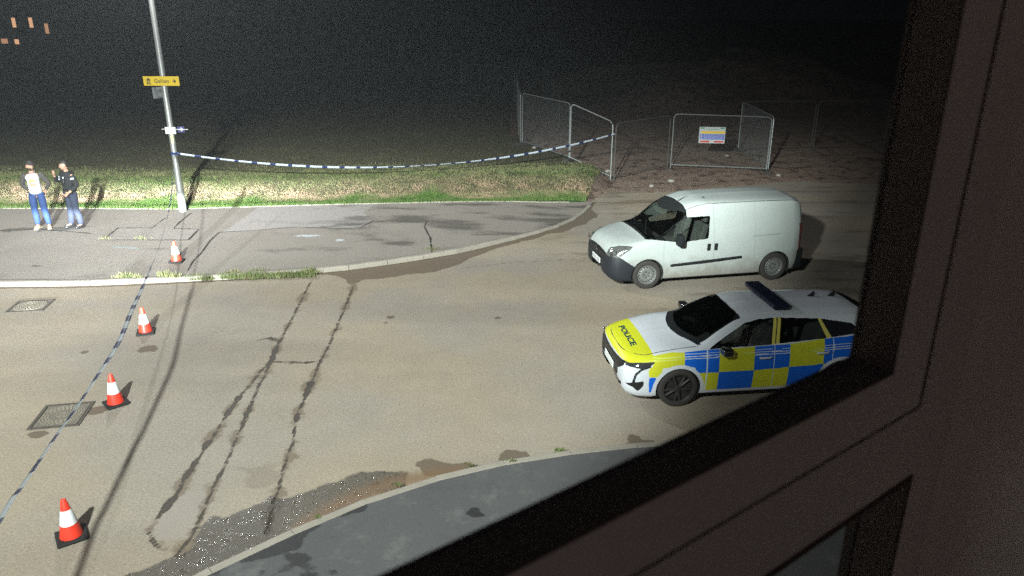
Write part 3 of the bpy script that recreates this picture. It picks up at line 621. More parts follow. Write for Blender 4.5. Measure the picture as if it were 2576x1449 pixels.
tp = [(-3.9, 3.4, 1.25)] + [G(a, b, z) for a, b, z in ((5, 1300, 1.25), (62, 1215, 1.25), (148, 1088, 1.25), (190, 1030, 1.25), (243, 950, 1.25), (300, 860, 1.25), (333, 780, 1.25), (362, 717, 1.25), (405, 610, 1.3), (427, 525, 1.36), (436, 450, 1.5))] + [ray_y(441, 388, PY - .10)]
tape("police_tape", tp, .070, "police tape crossing the road from the lamp column over the row of cones", period=.50, blue=.42, flat=.9, twist=2.0, mats=(shade_film_w, shade_film_b))
kn_ = MB().lathe([(.088, -.03), (.092, -.027), (.092, .027), (.088, .03)], 16, c=(PB[0], PY, 0)); kn_.box((PB[0] + .01, PY - .1, .01), (.11, .03, .05), ry=.5)
kn_o = kn_.put("tape_knot", tape_b, None, True, loc=(0, 0, ray_y(443, 387, PY - .1)[2])); tag(kn_o, "blue knot of police tape wrapped round the lamp column", "tape knot")

# ------------------------------------------------------------------ temporary mesh fence round the site
tube_m = M_("fence_tube_steel", (.26, .27, .265), .4, .45, var=.12, vscale=9)
wire_m = M_("fence_wire", (.14, .145, .145), .6, .3)
shade_tube_m = M_("shaded_fence_tube", (.075, .07, .065), .8, .1, var=.2, vscale=9); shade_wire_m = M_("shaded_fence_wire", (.035, .034, .033), .9)  # darker copies of tube and wire: weak light on these panels put into colour
foot_m = M_("rubber_foot", (.035, .032, .03), .9, var=.3)
def fence(A, B, label, h=2.05, foot=True, group="temporary mesh fence panels round the site", dim=False):
    A, B = np.array(A), np.array(B); c = (A + B) / 2; d = B - A; w = np.hypot(d[0], d[1]) - .05; rz = math.atan2(d[1], d[0]); sl = d[2] / w
    root = thing("fence_panel", label, "fence panel", tuple(c), rz, group)
    def sh(mb): mb.v = [(x, y, z + sl * x) for x, y, z in mb.v]; return mb
    r = .16; x = w / 2; q = [(-x, 0, 0), (-x, 0, h - r)] + [(-x + r - r * math.cos(a), 0, h - r + r * math.sin(a)) for a in (.4, .8, 1.2, 1.57)] + [(x - r + r * math.sin(a), 0, h - r + r * math.cos(a)) for a in (0, .4, .8, 1.2)] + [(x, 0, h - r), (x, 0, 0)]
    sh(MB().tube(q, .0225, 8).tube([(-x, 0, .15), (x, 0, .15)], .018, 8)).put("frame", shade_tube_m if dim else tube_m, root, True)
    mb = MB()
    for xx in np.arange(-w / 2 + .05, w / 2 - .03, .055): mb.tube([(xx, 0, .17), (xx, 0, h - .05)], .0017, 3, cap=False)
    for z in np.arange(.22, h - .08, .26): mb.tube([(-w / 2 + .02, .003, z), (w / 2 - .02, .003, z)], .0019, 3, cap=False)
    sh(mb).put("mesh_infill", shade_wire_m if dim else wire_m, root)["kind"] = "stuff"
    if foot: MB().box((x + .02, 0, .05 + sl * x), (.24, .62, .12)).put("foot", foot_m, root, bevel=.02)
    MB().box((x + .0, 0, h * .62 + sl * x), (.09, .05, .035)).put("clamp", shade_tube_m if dim else tube_m, root)
    return root
p0, p1, p2, p4l, p4r, p5 = GT(1314, 364), GT(1433, 405), PF, GT(1684, 424), GT(1930, 434), GT(1857, 380)
fence(p1, p0, "mesh fence panel on the grass plateau, second from the muddy entrance")
fence(p2 + [-.02, .03, 0], p1, "mesh fence panel beside the end of the grass bank, with the tape tied to it")
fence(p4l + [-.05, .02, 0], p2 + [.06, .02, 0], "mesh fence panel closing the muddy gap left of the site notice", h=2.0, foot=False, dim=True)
gate = fence(p4l + [.03, 0, 0], p4r, "mesh gate panel that carries the coloured site safety notice", h=2.05)
fence(p4r + [.08, .1, 0], p5, "mesh fence panel turning away behind the gate with the notice")
p6 = GT(2225, 376); p7 = p5 + (p6 - p5) * .5
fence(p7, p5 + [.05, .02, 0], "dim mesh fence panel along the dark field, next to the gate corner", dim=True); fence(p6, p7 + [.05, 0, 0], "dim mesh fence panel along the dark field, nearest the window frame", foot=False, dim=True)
a0, a1 = np.array([*p0[:2], 0]), np.array([.33, 49.0, 0])
zz_ = lambda p: np.array([p[0], p[1], float(h_ground(p[0:1], p[1:2])[0][0])])
ORD = ["nearest the grass bank", "second from the grass bank", "third from the grass bank", "at its far end"]
for k in range(4): fence(zz_(a0 + (a1 - a0) * k / 4 + [-.06, .05, 0]), zz_(a0 + (a1 - a0) * (k + 1) / 4), "edge-on mesh fence panel of the row running back, " + ORD[k], foot=False, group="mesh fence panels of the row running back")
f0 = zz_(np.array([-3.3, 50.0, 0])); fence(f0, zz_(np.array([.2, 49.2, 0])), "faint mesh fence panel at the far corner of the dark field", foot=False)
b0, b1 = GT(1408, 322), np.array([1.95, 55.0, 0])
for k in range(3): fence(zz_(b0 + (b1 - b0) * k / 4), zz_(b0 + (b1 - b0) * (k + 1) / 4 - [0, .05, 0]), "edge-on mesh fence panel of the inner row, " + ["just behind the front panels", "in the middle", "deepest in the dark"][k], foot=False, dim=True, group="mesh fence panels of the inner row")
# site safety notice
gd = p4r - p4l; ang = math.atan2(gd[1], gd[0]); yq = (p4l + (p4r - p4l) * .44)[1] - .06
a, b_, c_ = ray_y(1762, 319, yq), ray_y(1826, 321, yq), ray_y(1760, 360, yq)
nw, nh = (b_[0] - a[0]) / math.cos(ang), a[2] - c_[2]; q = ray_y(1792.5, 340, yq)
nb = thing("safety_notice", "white site safety notice with yellow, blue and red bands hung on the mesh gate", "notice board", (q[0], yq, q[2]), ang)
MB().box((0, 0, 0), (nw, .005, nh)).put("board", white_p, nb, bevel=.002)
yb_ = M_("notice_yellow", (.75, .5, .04), .5); bb_ = M_("notice_blue", (.02, .06, .42), .5); rb_ = M_("notice_red", (.55, .03, .03), .5); gb_ = M_("notice_green", (.02, .22, .12), .5); lt_ = M_("notice_print", (.45, .5, .72), .6)
def bandp(x, z, w_, h_, m, nm="printed_band", y=-.0035): return MB().box((x * nw, y, z * nh), (w_ * nw, .002, h_ * nh)).put(nm, m, nb)
bandp(.03, .17, .9, .15, yb_)
for k in range(4): bandp(.045, .03 - .088 * k, .86, .07, bb_); bandp(.045, .03 - .088 * k, .74, .016, lt_, "print_line", -.005); bandp(-.44, .03 - .088 * k, .055, .06, bb_, "pictogram")
bandp(-.26, -.40, .36, .10, rb_); bandp(.27, -.40, .36, .10, rb_); bandp(-.38, .43, .16, .07, gb_); bandp(.38, .43, .16, .07, gb_); bandp(.0, .36, .5, .03, gb_, "print_line")

# ------------------------------------------------------------------ things dimly seen on the site
rubble = M_("pale_stone", (.30, .27, .24), .9, var=.3, bump=.5, bscale=20); slabm = M_("grey_block", (.42, .40, .40), .9, var=.25, bump=.3)
def lump(r, seed, flat=.6):
    bm = bmesh.new(); bmesh.ops.create_icosphere(bm, subdivisions=2, radius=r)
    for v in bm.verts:
        k = 1 + .5 * (float(vnoise(v.co.x / r + seed, v.co.y / r + v.co.z / r * 1.7, .7, seed)) - .5); v.co = Vector((v.co.x * k, v.co.y * k, v.co.z * k * flat))
    me = bpy.data.meshes.new("stone"); bm.to_mesh(me); bm.free(); me.materials.append(rubble); return me
stones = [lump(.12, 3), lump(.12, 9), lump(.12, 14)]
for i, (px, py, k, lab) in enumerate(((1592, 237, 3.2, "larger pale boulder at the back of the dark site"), (1607, 241, 2.2, "smaller pale boulder leaning on the larger one at the back of the site"), (1690, 457, 1.0, "pale stone in the mud just below the left foot of the gate panel"),
        (1640, 469, .8, "pale stone half sunk in the mud between van roof and fence gap"), (1345, 373, .9, "pale stone inside the first fence panel on the plateau"), (1530, 432, 1.0, "pale stone beside the tape's fence post"), (1960, 443, 1.0, "pale stone at the right foot of the gate panel"), (1830, 393, .8, "pale stone on the churned ground below the safety notice"))):
    p = GT(px, py); o = put("stone", stones[i % 3], None, (p[0], p[1], p[2] + .03 * k), (0, 0, i * 1.3)); o.scale = (k, k * .8, k * .8)
    tag(o, lab, "stone", "stones strewn over the site")
for i, (px0, px1, py, lab) in enumerate(((1634, 1692, 236, "low stack of grey blocks on the dark site, the one beside the pale boulders"), (1700, 1764, 238, "low stack of grey blocks on the dark site, the one towards the notice gate"))):
    a, b_ = GT(px0, py), GT(px1, py); w_ = b_[0] - a[0]; root = thing("block_stack", lab, "block stack", tuple((a + b_) / 2), .05 * i)
    for r_ in range(3):
        for c in range(5): MB().box((-w_ / 2 + w_ / 5 * (c + .5), 0, .2 + .42 * r_), (w_ / 5 - .05, 1.0, .38)).put("block", slabm, root, bevel=.02)
p = GT(1847, 132); tarp = lump(1.0, 21, .45); tarp.materials.clear(); tarp.materials.append(M_("pale_sheet", (.8, .77, .72), .6, var=.2))
o = put("tarpaulin", tarp, None, (p[0], p[1], p[2] + .3)); o.scale = (1.5, 1, 1); tag(o, "pale tarpaulin heap far off in the darkest part of the site", "tarpaulin")

# ------------------------------------------------------------------ houses far off with lit windows
brick_m = M_("dark_brick", (.10, .06, .045), .9, var=.2); tile_m = M_("dark_roof_tile", (.035, .032, .034), .8); frm = M_("house_window_frame", (.6, .6, .6), .6)
lit = M_("lit_room_glass", (.3, .2, .1), .4, emit=(1.0, .54, .30), estr=.8); lit2 = M_("lit_blind_glass", (.3, .2, .15), .4, emit=(1.0, .50, .28), estr=.5)
def far_house(x0, x1, y, base, eave, wins, label):
    root = thing("house", label, "house", ((x0 + x1) / 2, y, base)); w_ = x1 - x0
    MB().box((0, 4, (eave - base) / 2), (w_, 8, eave - base)).put("wall", brick_m, root)
    e_ = eave - base; M = Matrix.Rotation(R(90), 4, 'Z')
    MB().prism([(-.5, e_), (8.5, e_), (4, e_ + 3.2)], -w_ / 2 - .3, w_ / 2 + .3, M=Matrix(((0, 1, 0, 0), (1, 0, 0, 0), (0, 0, 1, 0), (0, 0, 0, 1)))).put("roof", tile_m, root)
    for (wx, wz, ww, wh, m) in wins:
        lx, lz = wx - (x0 + x1) / 2, wz - base
        f_ = MB()
        for (cx, cz, sx, sz) in ((0, wh / 2 + .04, ww + .16, .08), (0, -wh / 2 - .04, ww + .16, .08), (ww / 2 + .04, 0, .08, wh), (-ww / 2 - .04, 0, .08, wh)): f_.box((lx + cx, -.05, lz + cz), (sx, .10, sz))
        fo_ = f_.put("window", frm, root); MB().box((lx, -.03, lz), (ww, .02, wh)).put("pane", m, fo_)
    return root
def wq(px, py, y, w_, h_, m): q = ray_y(px, py, y); return (q[0], q[2], w_, h_, m)
xa, xb = ray_y(-40, 60, 104)[0], ray_y(100, 60, 104)[0]
far_house(xa, xb, 104, 1.2, 7.6, [wq(54 / 1.49 + 1, 57, 104, .52, 1.2, lit), wq(80, 57, 104, .52, 1.25, lit), wq(14, 103.5, 104, .9, .6, lit2), wq(45, 105, 104, .6, .62, lit)], "distant dark house with two lit upper windows above two lit lower ones")
xa2, xb2 = xb + .4, ray_y(190, 60, 103)[0]
far_house(xa2, xb2, 103.4, .8, 6.6, [wq(120, 72, 103.4, .5, 1.25, lit2)], "distant dark house with a single dim lit upper window")
# ------------------------------------------------------------------ traffic cones
cone_red = M_("cone_red_plastic", (.80, .045, .022), .45, var=.06); cone_white = M_("reflective_sleeve", (.80, .80, .80), .35, var=.04, vscale=12); cone_blk = M_("cone_base_rubber", (.016, .015, .014), .85, var=.3)
cone_me = {}
mb = MB().box((0, 0, .0175), (.31, .31, .035)); cone_me["base"] = mb.mesh("base", cone_blk, bevel=.012, seg=2)
cone_me["body"] = MB().lathe([(.118, .034), (.115, .045), (.0275, .485), (.022, .492), (0, .493)], 28).mesh("body", cone_red, True)
cone_me["sleeve"] = MB().lathe([(.0875, .19), (.089, .192), (.0545, .365), (.053, .367)], 28).mesh("sleeve", cone_white, True)
for (px, py), rz, lab in (((182.5, 1350), .62, "red and white traffic cone closest to the near kerb, lowest in the row"), ((293.3, 1015.3), .75, "red and white traffic cone standing beside the ringed manhole cover"),
                      ((368.5, 836), .35, "glaring traffic cone on the road just below the weedy kerb"), ((446.1, 657.5), .1, "overlit traffic cone standing alone on the far pavement")):
    z = .006 if py > 700 else .106
    p = G(px, py, z); root = thing("traffic_cone", lab, "traffic cone", tuple(p), rz, "traffic cones along the police tape")
    for nme in ("base", "body", "sleeve"): put(nme, cone_me[nme], root)

# ------------------------------------------------------------------ vehicles: a lofted shell split into its panels
def pchip(t, y, tq):
    t = np.asarray(t, float); y = np.asarray(y, float); sh = (-1,) + (1,) * (y.ndim - 1); h = np.diff(t); hh = h.reshape(sh); d = np.diff(y, axis=0) / hh; m = np.zeros_like(y)
    w1 = 2 * hh[1:] + hh[:-1]; w2 = hh[1:] + 2 * hh[:-1]; a, b = d[:-1], d[1:]; ok = a * b > 0
    m[1:-1] = np.where(ok, (w1 + w2) / (w1 / np.where(ok, a, 1) + w2 / np.where(ok, b, 1)), 0); m[0] = d[0]; m[-1] = d[-1]
    i = np.clip(np.searchsorted(t, tq, side='right') - 1, 0, len(t) - 2); x = ((tq - t[i]) / h[i]).reshape(sh); HH = h[i].reshape(sh)
    return (2 * x**3 - 3 * x**2 + 1) * y[i] + (x**3 - 2 * x**2 + x) * HH * m[i] + (-2 * x**3 + 3 * x**2) * y[i + 1] + (x**3 - x**2) * HH * m[i + 1]
CAR=[(0,[(.25,.42),(.45,.43),(.52,.46),(.54,.52),(.53,.58),(.48,.63),(.40,.66),(.22,.68),(0,.685)]),
(.04,[(.3,.28),(.58,.28),(.68,.34),(.71,.50),(.69,.62),(.63,.70),(.50,.755),(.28,.785),(0,.80)]),
(.12,[(.35,.20),(.68,.20),(.79,.30),(.82,.50),(.80,.66),(.73,.755),(.56,.815),(.3,.845),(0,.855)]),
(.30,[(.4,.17),(.78,.17),(.87,.29),(.89,.50),(.865,.72),(.78,.82),(.62,.865),(.32,.885),(0,.895)]),
(.60,[(.45,.17),(.83,.17),(.905,.3),(.922,.54),(.885,.82),(.80,.89),(.66,.92),(.34,.94),(0,.945)]),
(1.0,[(.45,.17),(.83,.17),(.905,.3),(.926,.56),(.885,.895),(.81,.95),(.70,.97),(.36,.99),(0,1.0)]),
(1.25,[(.45,.17),(.83,.17),(.905,.3),(.924,.56),(.88,.92),(.815,.965),(.725,1.0),(.42,1.07),(0,1.085)]),
(1.60,[(.45,.17),(.83,.17),(.905,.3),(.922,.56),(.875,.93),(.80,1.02),(.665,1.18),(.42,1.255),(0,1.275)]),
(1.95,[(.45,.17),(.83,.17),(.905,.3),(.922,.56),(.875,.94),(.785,1.10),(.595,1.335),(.42,1.385),(0,1.405)]),
(2.4,[(.45,.17),(.83,.17),(.905,.3),(.922,.56),(.875,.95),(.775,1.13),(.585,1.385),(.42,1.425),(0,1.445)]),
(3.1,[(.45,.17),(.83,.17),(.905,.3),(.924,.57),(.88,.965),(.775,1.14),(.58,1.375),(.41,1.42),(0,1.44)]),
(3.8,[(.45,.18),(.83,.18),(.905,.3),(.922,.58),(.875,.985),(.765,1.14),(.57,1.355),(.395,1.405),(0,1.425)]),
(4.2,[(.45,.2),(.8,.2),(.88,.32),(.90,.58),(.85,.98),(.745,1.12),(.56,1.295),(.38,1.35),(0,1.37)]),
(4.5,[(.45,.25),(.74,.25),(.82,.36),(.84,.6),(.79,.93),(.70,1.03),(.545,1.12),(.365,1.16),(0,1.17)]),
(4.62,[(.4,.35),(.6,.36),(.68,.42),(.70,.6),(.68,.8),(.60,.86),(.48,.9),(.3,.92),(0,.93)])]
VAN=[(.06,[(.3,.40),(.5,.42),(.55,.45),(.56,.5),(.55,.56),(.5,.60),(.42,.62),(.25,.63),(0,.63)]),
(.085,[(.35,.30),(.60,.30),(.68,.36),(.70,.50),(.68,.64),(.62,.72),(.5,.76),(.28,.79),(0,.80)]),
(.145,[(.4,.24),(.70,.24),(.78,.33),(.80,.52),(.78,.70),(.70,.82),(.55,.87),(.3,.90),(0,.91)]),
(.275,[(.45,.20),(.80,.20),(.865,.32),(.88,.55),(.85,.80),(.76,.90),(.60,.955),(.3,.985),(0,.995)]),
(.50,[(.5,.2),(.85,.2),(.90,.33),(.912,.6),(.885,.90),(.80,.985),(.64,1.02),(.32,1.045),(0,1.05)]),
(.85,[(.5,.2),(.862,.2),(.905,.35),(.916,.65),(.89,.98),(.82,1.06),(.70,1.09),(.36,1.11),(0,1.12)]),
(1.15,[(.5,.2),(.862,.2),(.905,.35),(.916,.65),(.885,1.03),(.83,1.10),(.735,1.16),(.40,1.30),(0,1.34)]),
(1.6,[(.5,.2),(.862,.2),(.905,.35),(.916,.65),(.885,1.06),(.83,1.20),(.665,1.53),(.40,1.62),(0,1.64)]),
(1.85,[(.5,.2),(.862,.2),(.905,.35),(.916,.65),(.885,1.07),(.82,1.28),(.64,1.66),(.42,1.74),(0,1.765)]),
(2.3,[(.5,.2),(.862,.2),(.905,.35),(.916,.65),(.885,1.075),(.81,1.32),(.66,1.76),(.45,1.815),(0,1.835)]),
(3.3,[(.5,.2),(.862,.2),(.905,.35),(.916,.65),(.885,1.075),(.81,1.32),(.68,1.77),(.46,1.82),(0,1.845)]),
(4.28,[(.5,.22),(.85,.22),(.895,.36),(.905,.65),(.875,1.075),(.80,1.32),(.665,1.755),(.45,1.805),(0,1.825)]),
(4.47,[(.5,.26),(.80,.26),(.84,.4),(.85,.65),(.83,1.07),(.76,1.32),(.62,1.70),(.42,1.755),(0,1.775)]),
(4.55,[(.5,.35),(.72,.36),(.76,.42),(.78,.65),(.76,1.05),(.70,1.3),(.58,1.62),(.38,1.66),(0,1.68)])]

def shell(T, ds, nk):
    s = np.array([a for a, _ in T]); C = np.array([b for _, b in T], float)
    tk = np.concatenate([[0], np.cumsum(np.sqrt(np.diff(s) ** 2 + (np.abs(np.diff(C, axis=0)).max(axis=(1, 2))) ** 2))])
    tq = np.linspace(0, tk[-1], int(tk[-1] / ds) + 1); sq = pchip(tk, s, tq); Cq = pchip(tk, C, tq)
    kq = np.concatenate([np.linspace(k, k + 1, nk[k], endpoint=False) for k in range(8)] + [[8.]])
    D = np.swapaxes(pchip(np.arange(9.), np.swapaxes(Cq, 0, 1), kq), 0, 1)
    P = np.empty((len(sq), len(kq), 3)); P[:, :, 0] = sq[:, None]; P[:, :, 1:] = D
    return P, kq
def build_shell(root, T, ax, S, wheels, arch, classify, mats, sided, offset, ds=.012, nk=(4, 6, 16, 28, 20, 36, 16, 20), line_range=None, lining=None):
    P, kq = shell(T, ds, nk); n, J = P.shape[:2]
    Nn = np.cross(np.gradient(P, axis=0), np.gradient(P, axis=1)); Nn /= np.linalg.norm(Nn, axis=2)[..., None] + 1e-12
    Nn *= np.sign((Nn[..., 1] * P[..., 1]).sum() + 1e-9)
    for w in wheels:
        d = np.hypot(P[..., 0] - w, P[..., 2] - .315); m = (P[..., 1] > .45) & (d > arch - .011) & (d < arch + .006)
        f_ = np.where(m, arch / np.maximum(d, 1e-6), 1); P[..., 0] = w + (P[..., 0] - w) * f_; P[..., 2] = .315 + (P[..., 2] - .315) * f_
    P = np.concatenate([P[:1] * [1, 0, 1], P, P[-1:] * [1, 0, 1]]); Nn = np.concatenate([Nn[:1] * 0 + [-1, 0, 0], Nn, Nn[-1:] * 0 + [1, 0, 0]]); n += 2
    def lab():
        Fq = grid_faces(n, J); c = P.reshape(-1, 3)[Fq].mean(1); kc = ((kq[:-1] + kq[1:]) / 2)[None].repeat(n - 1, 0).ravel(); nf = Nn.reshape(-1, 3)[Fq].mean(1)
        keys, mi = classify(c[:, 0], c[:, 1], c[:, 2], kc, nf)
        for w in wheels: keys[(c[:, 1] > .45) & (np.hypot(c[:, 0] - w, c[:, 2] - .315) < arch)] = ""
        return keys, mi
    keys0, mi0 = lab()
    # draw the outlines of panels and markings smooth
    ids = {k: i for i, k in enumerate(sorted(set(keys0)))}; Lb = (np.array([ids[k] for k in keys0]) * 16 + mi0).reshape(n - 1, J - 1); hole = (keys0 == "").reshape(n - 1, J - 1)
    EV = np.zeros((n, J), bool); EH = np.zeros((n, J), bool); EV[:n - 1, 1:J - 1] = Lb[:, :-1] != Lb[:, 1:]; EH[1:n - 1, :J - 1] = Lb[:-1] != Lb[1:]
    fix = np.zeros((n, J), bool); fix[:, -1] = True; fix[:2] = True; fix[-2:] = True
    for a in (0, 1):
        for b in (0, 1): fix[a:n - 1 + a, b:J - 1 + b] |= hole
    for _ in range(6):
        sm = np.zeros_like(P); dg = np.zeros((n, J))
        for E_, ax_ in ((EV, 0), (EH, 1)):
            sh = np.roll(P, -1, ax_); sm += np.where(E_[..., None], sh, 0); dg += E_
            Eb = np.roll(E_, 1, ax_); sb = np.roll(P, 1, ax_); sm += np.where(Eb[..., None], sb, 0); dg += Eb
        mv = (dg == 2) & ~fix; P[mv] = .4 * P[mv] + .6 * sm[mv] / 2
    keys, mi = keys0, mi0
    Fq = grid_faces(n, J); PF_ = P.reshape(-1, 3); NF = Nn.reshape(-1, 3); c = PF_[Fq].mean(1); kc = ((kq[:-1] + kq[1:]) / 2)[None].repeat(n - 1, 0).ravel(); nf = NF[Fq].mean(1)
    out = {}
    def mk(name, fidx, side, off, mlist, mm):
        Vs, Fs, Ms, b = [], [], [], 0
        for sgn in ((1, -1) if side == 0 else (side,)):
            f_ = Fq[fidx]; used, inv = np.unique(f_, return_inverse=True); q = PF_[used] + NF[used] * off
            V = np.stack([(ax - q[:, 0]) * S, q[:, 1] * S * sgn, q[:, 2] * S], -1); ff = inv.reshape(f_.shape) + b
            Vs.append(V); Fs.append(ff[:, ::sgn] if sgn == 1 else ff[:, ::-1]); Ms.append(mm[fidx]); b += len(V)
        return put(name, np_mesh(name, np.concatenate(Vs), np.concatenate(Fs), mlist, np.concatenate(Ms)), root)
    for k in sorted(set(keys)):
        if not k: continue
        idx = np.nonzero(keys == k)[0]
        for sd in ((1, -1) if k in sided else (0,)): out[(k, sd)] = mk(k, idx, sd, offset.get(k, 0), mats[k], mi)
    if lining is not None:
        m = np.isin(keys, lining[0]) & (c[:, 0] > lining[1]) & (c[:, 0] < lining[2]) & (c[:, 2] > .55); mk("interior_lining", np.nonzero(m)[0], 0, -.03, [lining[3]], mi * 0)
    return out, (P, Nn, kq)
def top_z(G_, s, v):
    """height and outward normal of the shell above a plan position"""
    P, Nn, _ = G_; i = np.abs(P[2:-2, -1, 0] - s).argmin() + 2; row = P[i]; j = np.nonzero(row[:, 2] > .7)[0]; q = j[np.abs(row[j, 1] - abs(v)).argmin()]
    # use the uppermost match
    cand = j[np.abs(row[j, 1] - abs(v)) < .02]; q = cand[row[cand, 2].argmax()] if len(cand) else q
    return row[q, 2], Nn[i, q]
rubber = M_("tyre_rubber", (.034, .029, .026), .85, var=.35, vscale=14); steel_rim = M_("steel_wheel", (.25, .25, .24), .42, .5, var=.1)
dark_in = M_("dark_interior", (.035, .034, .032), .8); blk_pl = M_("black_trim_plastic", (.010, .011, .012), .75, var=.15, spec=.2); chrome = M_("chrome", (.75, .76, .78), .12, 1.0)
glass_s = M_glass("vehicle_side_glass", (.50, .54, .52)); glass_w = M_glass("windscreen_glass", (.74, .80, .77)); lens = M_("headlamp_lens", (.34, .35, .33), .16, .75, var=.45, vscale=26, bump=.5, bscale=34, coat=1.0); gap_m = M_("panel_gap", (.05, .05, .05), .8)
plate_w = M_("number_plate_white", (.80, .80, .78), .35); plate_k = M_("number_plate_black", (.02, .02, .02), .5)
def arches(root, ax, S, wheels, r):
    for w in wheels:
        for sgn in (1, -1):
            mb = MB(); n = 18; vs = []
            for k in range(n + 1):
                a = math.pi * (-.12 + 1.24 * k / n); x, z = (ax - w + r * math.cos(a)) * S, (.315 + r * math.sin(a)) * S
                vs += [(x, .895 * S * sgn, z), (x, .50 * S * sgn, z)]
            mb.add(vs, [(2 * k, 2 * k + 1, 2 * k + 3, 2 * k + 2) for k in range(n)]); mb.add([vs[2 * k + 1] for k in range(n + 1)], [tuple(range(n + 1))])
            mb.put("wheel_arch_liner", dark_in, root)
def seats(root, ax, S, pos, zb=.55):
    for s_, v_ in pos:
        b = MB().box(((ax - s_) * S, v_ * S, zb * S), (.48 * S, .50 * S, .16 * S)); b.box(((ax - s_ - .30) * S, v_ * S, (zb + .36) * S), (.13 * S, .48 * S, .66 * S), ry=-.2); b.box(((ax - s_ - .40) * S, v_ * S, (zb + .78) * S), (.09 * S, .26 * S, .17 * S), ry=-.15)
        b.put("seat", M_("seat_cloth", (.15, .145, .135), .9), root, bevel=.03, seg=2)
SCRATCH = {}
# ---- white van
vx, vy, vh = 2.704, 15.911, 3.345
van = thing("white_van", "white panel van with black bumper parked beyond the police car", "van", (vx, vy, .012), vh)
van_w = M_("van_white_paint", (.40, .425, .41), .32, var=.07, vscale=3.5, coat=.5, bump=.02, bscale=5)
VAX, VS = .91, .99; VW = (.91, 3.89)
Z_B = ([0, .04, .10, .279, .43, .61], [.765, .752, .728, .738, .64, .52])
def van_cls(s, v, z, k, nf):
    K = np.full(len(s), "body", object); mi = np.zeros(len(s), int)
    bump = (s < .63) & (z < np.interp(s, *Z_B)); K[bump] = "bumper"
    K[(s < .20) & (v < .57) & (z > .60) & (z < .80 - .05 * (v / .57) ** 2)] = "grille"
    K[(v > .58) & inpoly(s, z, [(.05, .775), (.11, .852), (.16, .89), (.31, .948), (.45, .965), (.56, .962), (.505, .905), (.412, .846), (.30, .765), (.255, .735), (.106, .727)])] = "headlight"
    top = 1.50 + .30 * (v / .72) ** 2
    scr = (s > .865) & (((k > 5.55) & (s < top)) | ((k > 4.2) & (s < 1.80) & (z > 1.04 + .0 * s) & (z > 1.083 + .594 * (s - .99)))) & (z > 1.08); K[scr] = "windscreen"
    mi[scr & (((s > top - .022) & (k > 5.9)) | (s < .90) | ((k < 5.6) & (z < 1.083 + .594 * (s - .99) + .035)))] = 1
    side = (k > 3.2) & (k < 6.02)
    dlo = side & inpoly(s, z, [(.99, 1.083), (1.30, 1.048), (1.609, 1.0), (2.241, 1.048), (2.262, 1.07), (2.318, 1.50), (2.30, 1.522), (1.90, 1.506), (1.745, 1.500)]) & (K == "body"); K[dlo] = "door_window"
    mi[dlo & ((s < 1.42 - 0 * z) & (z < 1.0 + .62 * (s - .9)) & False)] = 1
    door = (K == "body") & (k > 1.2) & (k < 6.0) & (s > 1.255) & (s < 2.39) & (z > .27) & (v > .6); K[door] = "front_door"
    load = (K == "body") & (k > 1.2) & (k < 5.97) & (s > 2.402) & (s < 3.36) & (z > .29) & (v > .6); K[load] = "sliding_door"
    body = K == "body"
    gap = body & (v > .6) & (k > 1.2) & (k < 5.97) & (((np.abs(s - 1.249) < .008) & (z < 1.03) & (z > .27)) | ((np.abs(s - 2.396) < .008) & (z > .27)) | ((np.abs(s - 3.366) < .007) & (z > .29)))
    mi[gap] = 1
    mi[body & (k > 5.97) & (k < 6.09) & (s > top) & (s < 4.45)] = 2
    mi[body & (k < 1.0)] = 2
    # seam between bonnet and wing
    mi[body & (k > 5.0) & (np.abs(v - (.69 + .10 * (s - .3))) < .006) & (s > .42) & (s < .9)] = 1
    return K, mi
nt_ = van_w.node_tree; N_ = nt_.nodes; sx_ = N_.new("ShaderNodeSeparateXYZ"); cx_n = N_.new("ShaderNodeTexCoord"); nt_.links.new(cx_n.outputs["Object"], sx_.inputs[0])
gn_ = N_.new("ShaderNodeTexNoise"); gn_.inputs["Scale"].default_value = 5; gn_.inputs["Detail"].default_value = 6; nt_.links.new(cx_n.outputs["Object"], gn_.inputs["Vector"])
ad_ = N_.new("ShaderNodeMath"); ad_.operation = 'MULTIPLY_ADD'; nt_.links.new(gn_.outputs["Fac"], ad_.inputs[0]); ad_.inputs[1].default_value = -.7; nt_.links.new(sx_.outputs["Z"], ad_.inputs[2])
mr_ = N_.new("ShaderNodeMapRange"); nt_.links.new(ad_.outputs[0], mr_.inputs[0]); [setattr(mr_.inputs[i + 1], "default_value", v) for i, v in enumerate((.36, -.10, 0, .65))]
mg_ = N_.new("ShaderNodeMix"); mg_.data_type = 'RGBA'; b_ = N_["Principled BSDF"]; nt_.links.new(b_.inputs["Base Color"].links[0].from_socket, mg_.inputs["A"]); mg_.inputs["B"].default_value = (.17, .14, .11, 1); nt_.links.new(mr_.outputs[0], mg_.inputs["Factor"]); nt_.links.new(mg_.outputs["Result"], b_.inputs["Base Color"])
seam_grey = M_("van_seam", (.30, .33, .33), .6)
vm = dict(body=[van_w, seam_grey, blk_pl], bumper=[M_("van_black_bumper", (.012, .014, .019), .55, var=.25, vscale=8, bump=.05)], grille=[M_("grille_black", (.008, .009, .011), .35)], headlight=[lens], windscreen=[glass_w, blk_pl], door_window=[glass_s, blk_pl], front_door=[van_w], sliding_door=[van_w])
vo, vg = build_shell(van, VAN, VAX, VS, VW, .365, van_cls, vm, ("headlight", "door_window", "front_door", "sliding_door"), dict(bumper=.010, headlight=.008, grille=.004, front_door=.002, sliding_door=.002), lining=(("body", "front_door", "sliding_door"), .95, 2.5, dark_in))
arches(van, VAX, VS, VW, .362)
def L(s, v, z, ax=VAX, S=VS): return ((ax - s) * S, v * S, z * S)
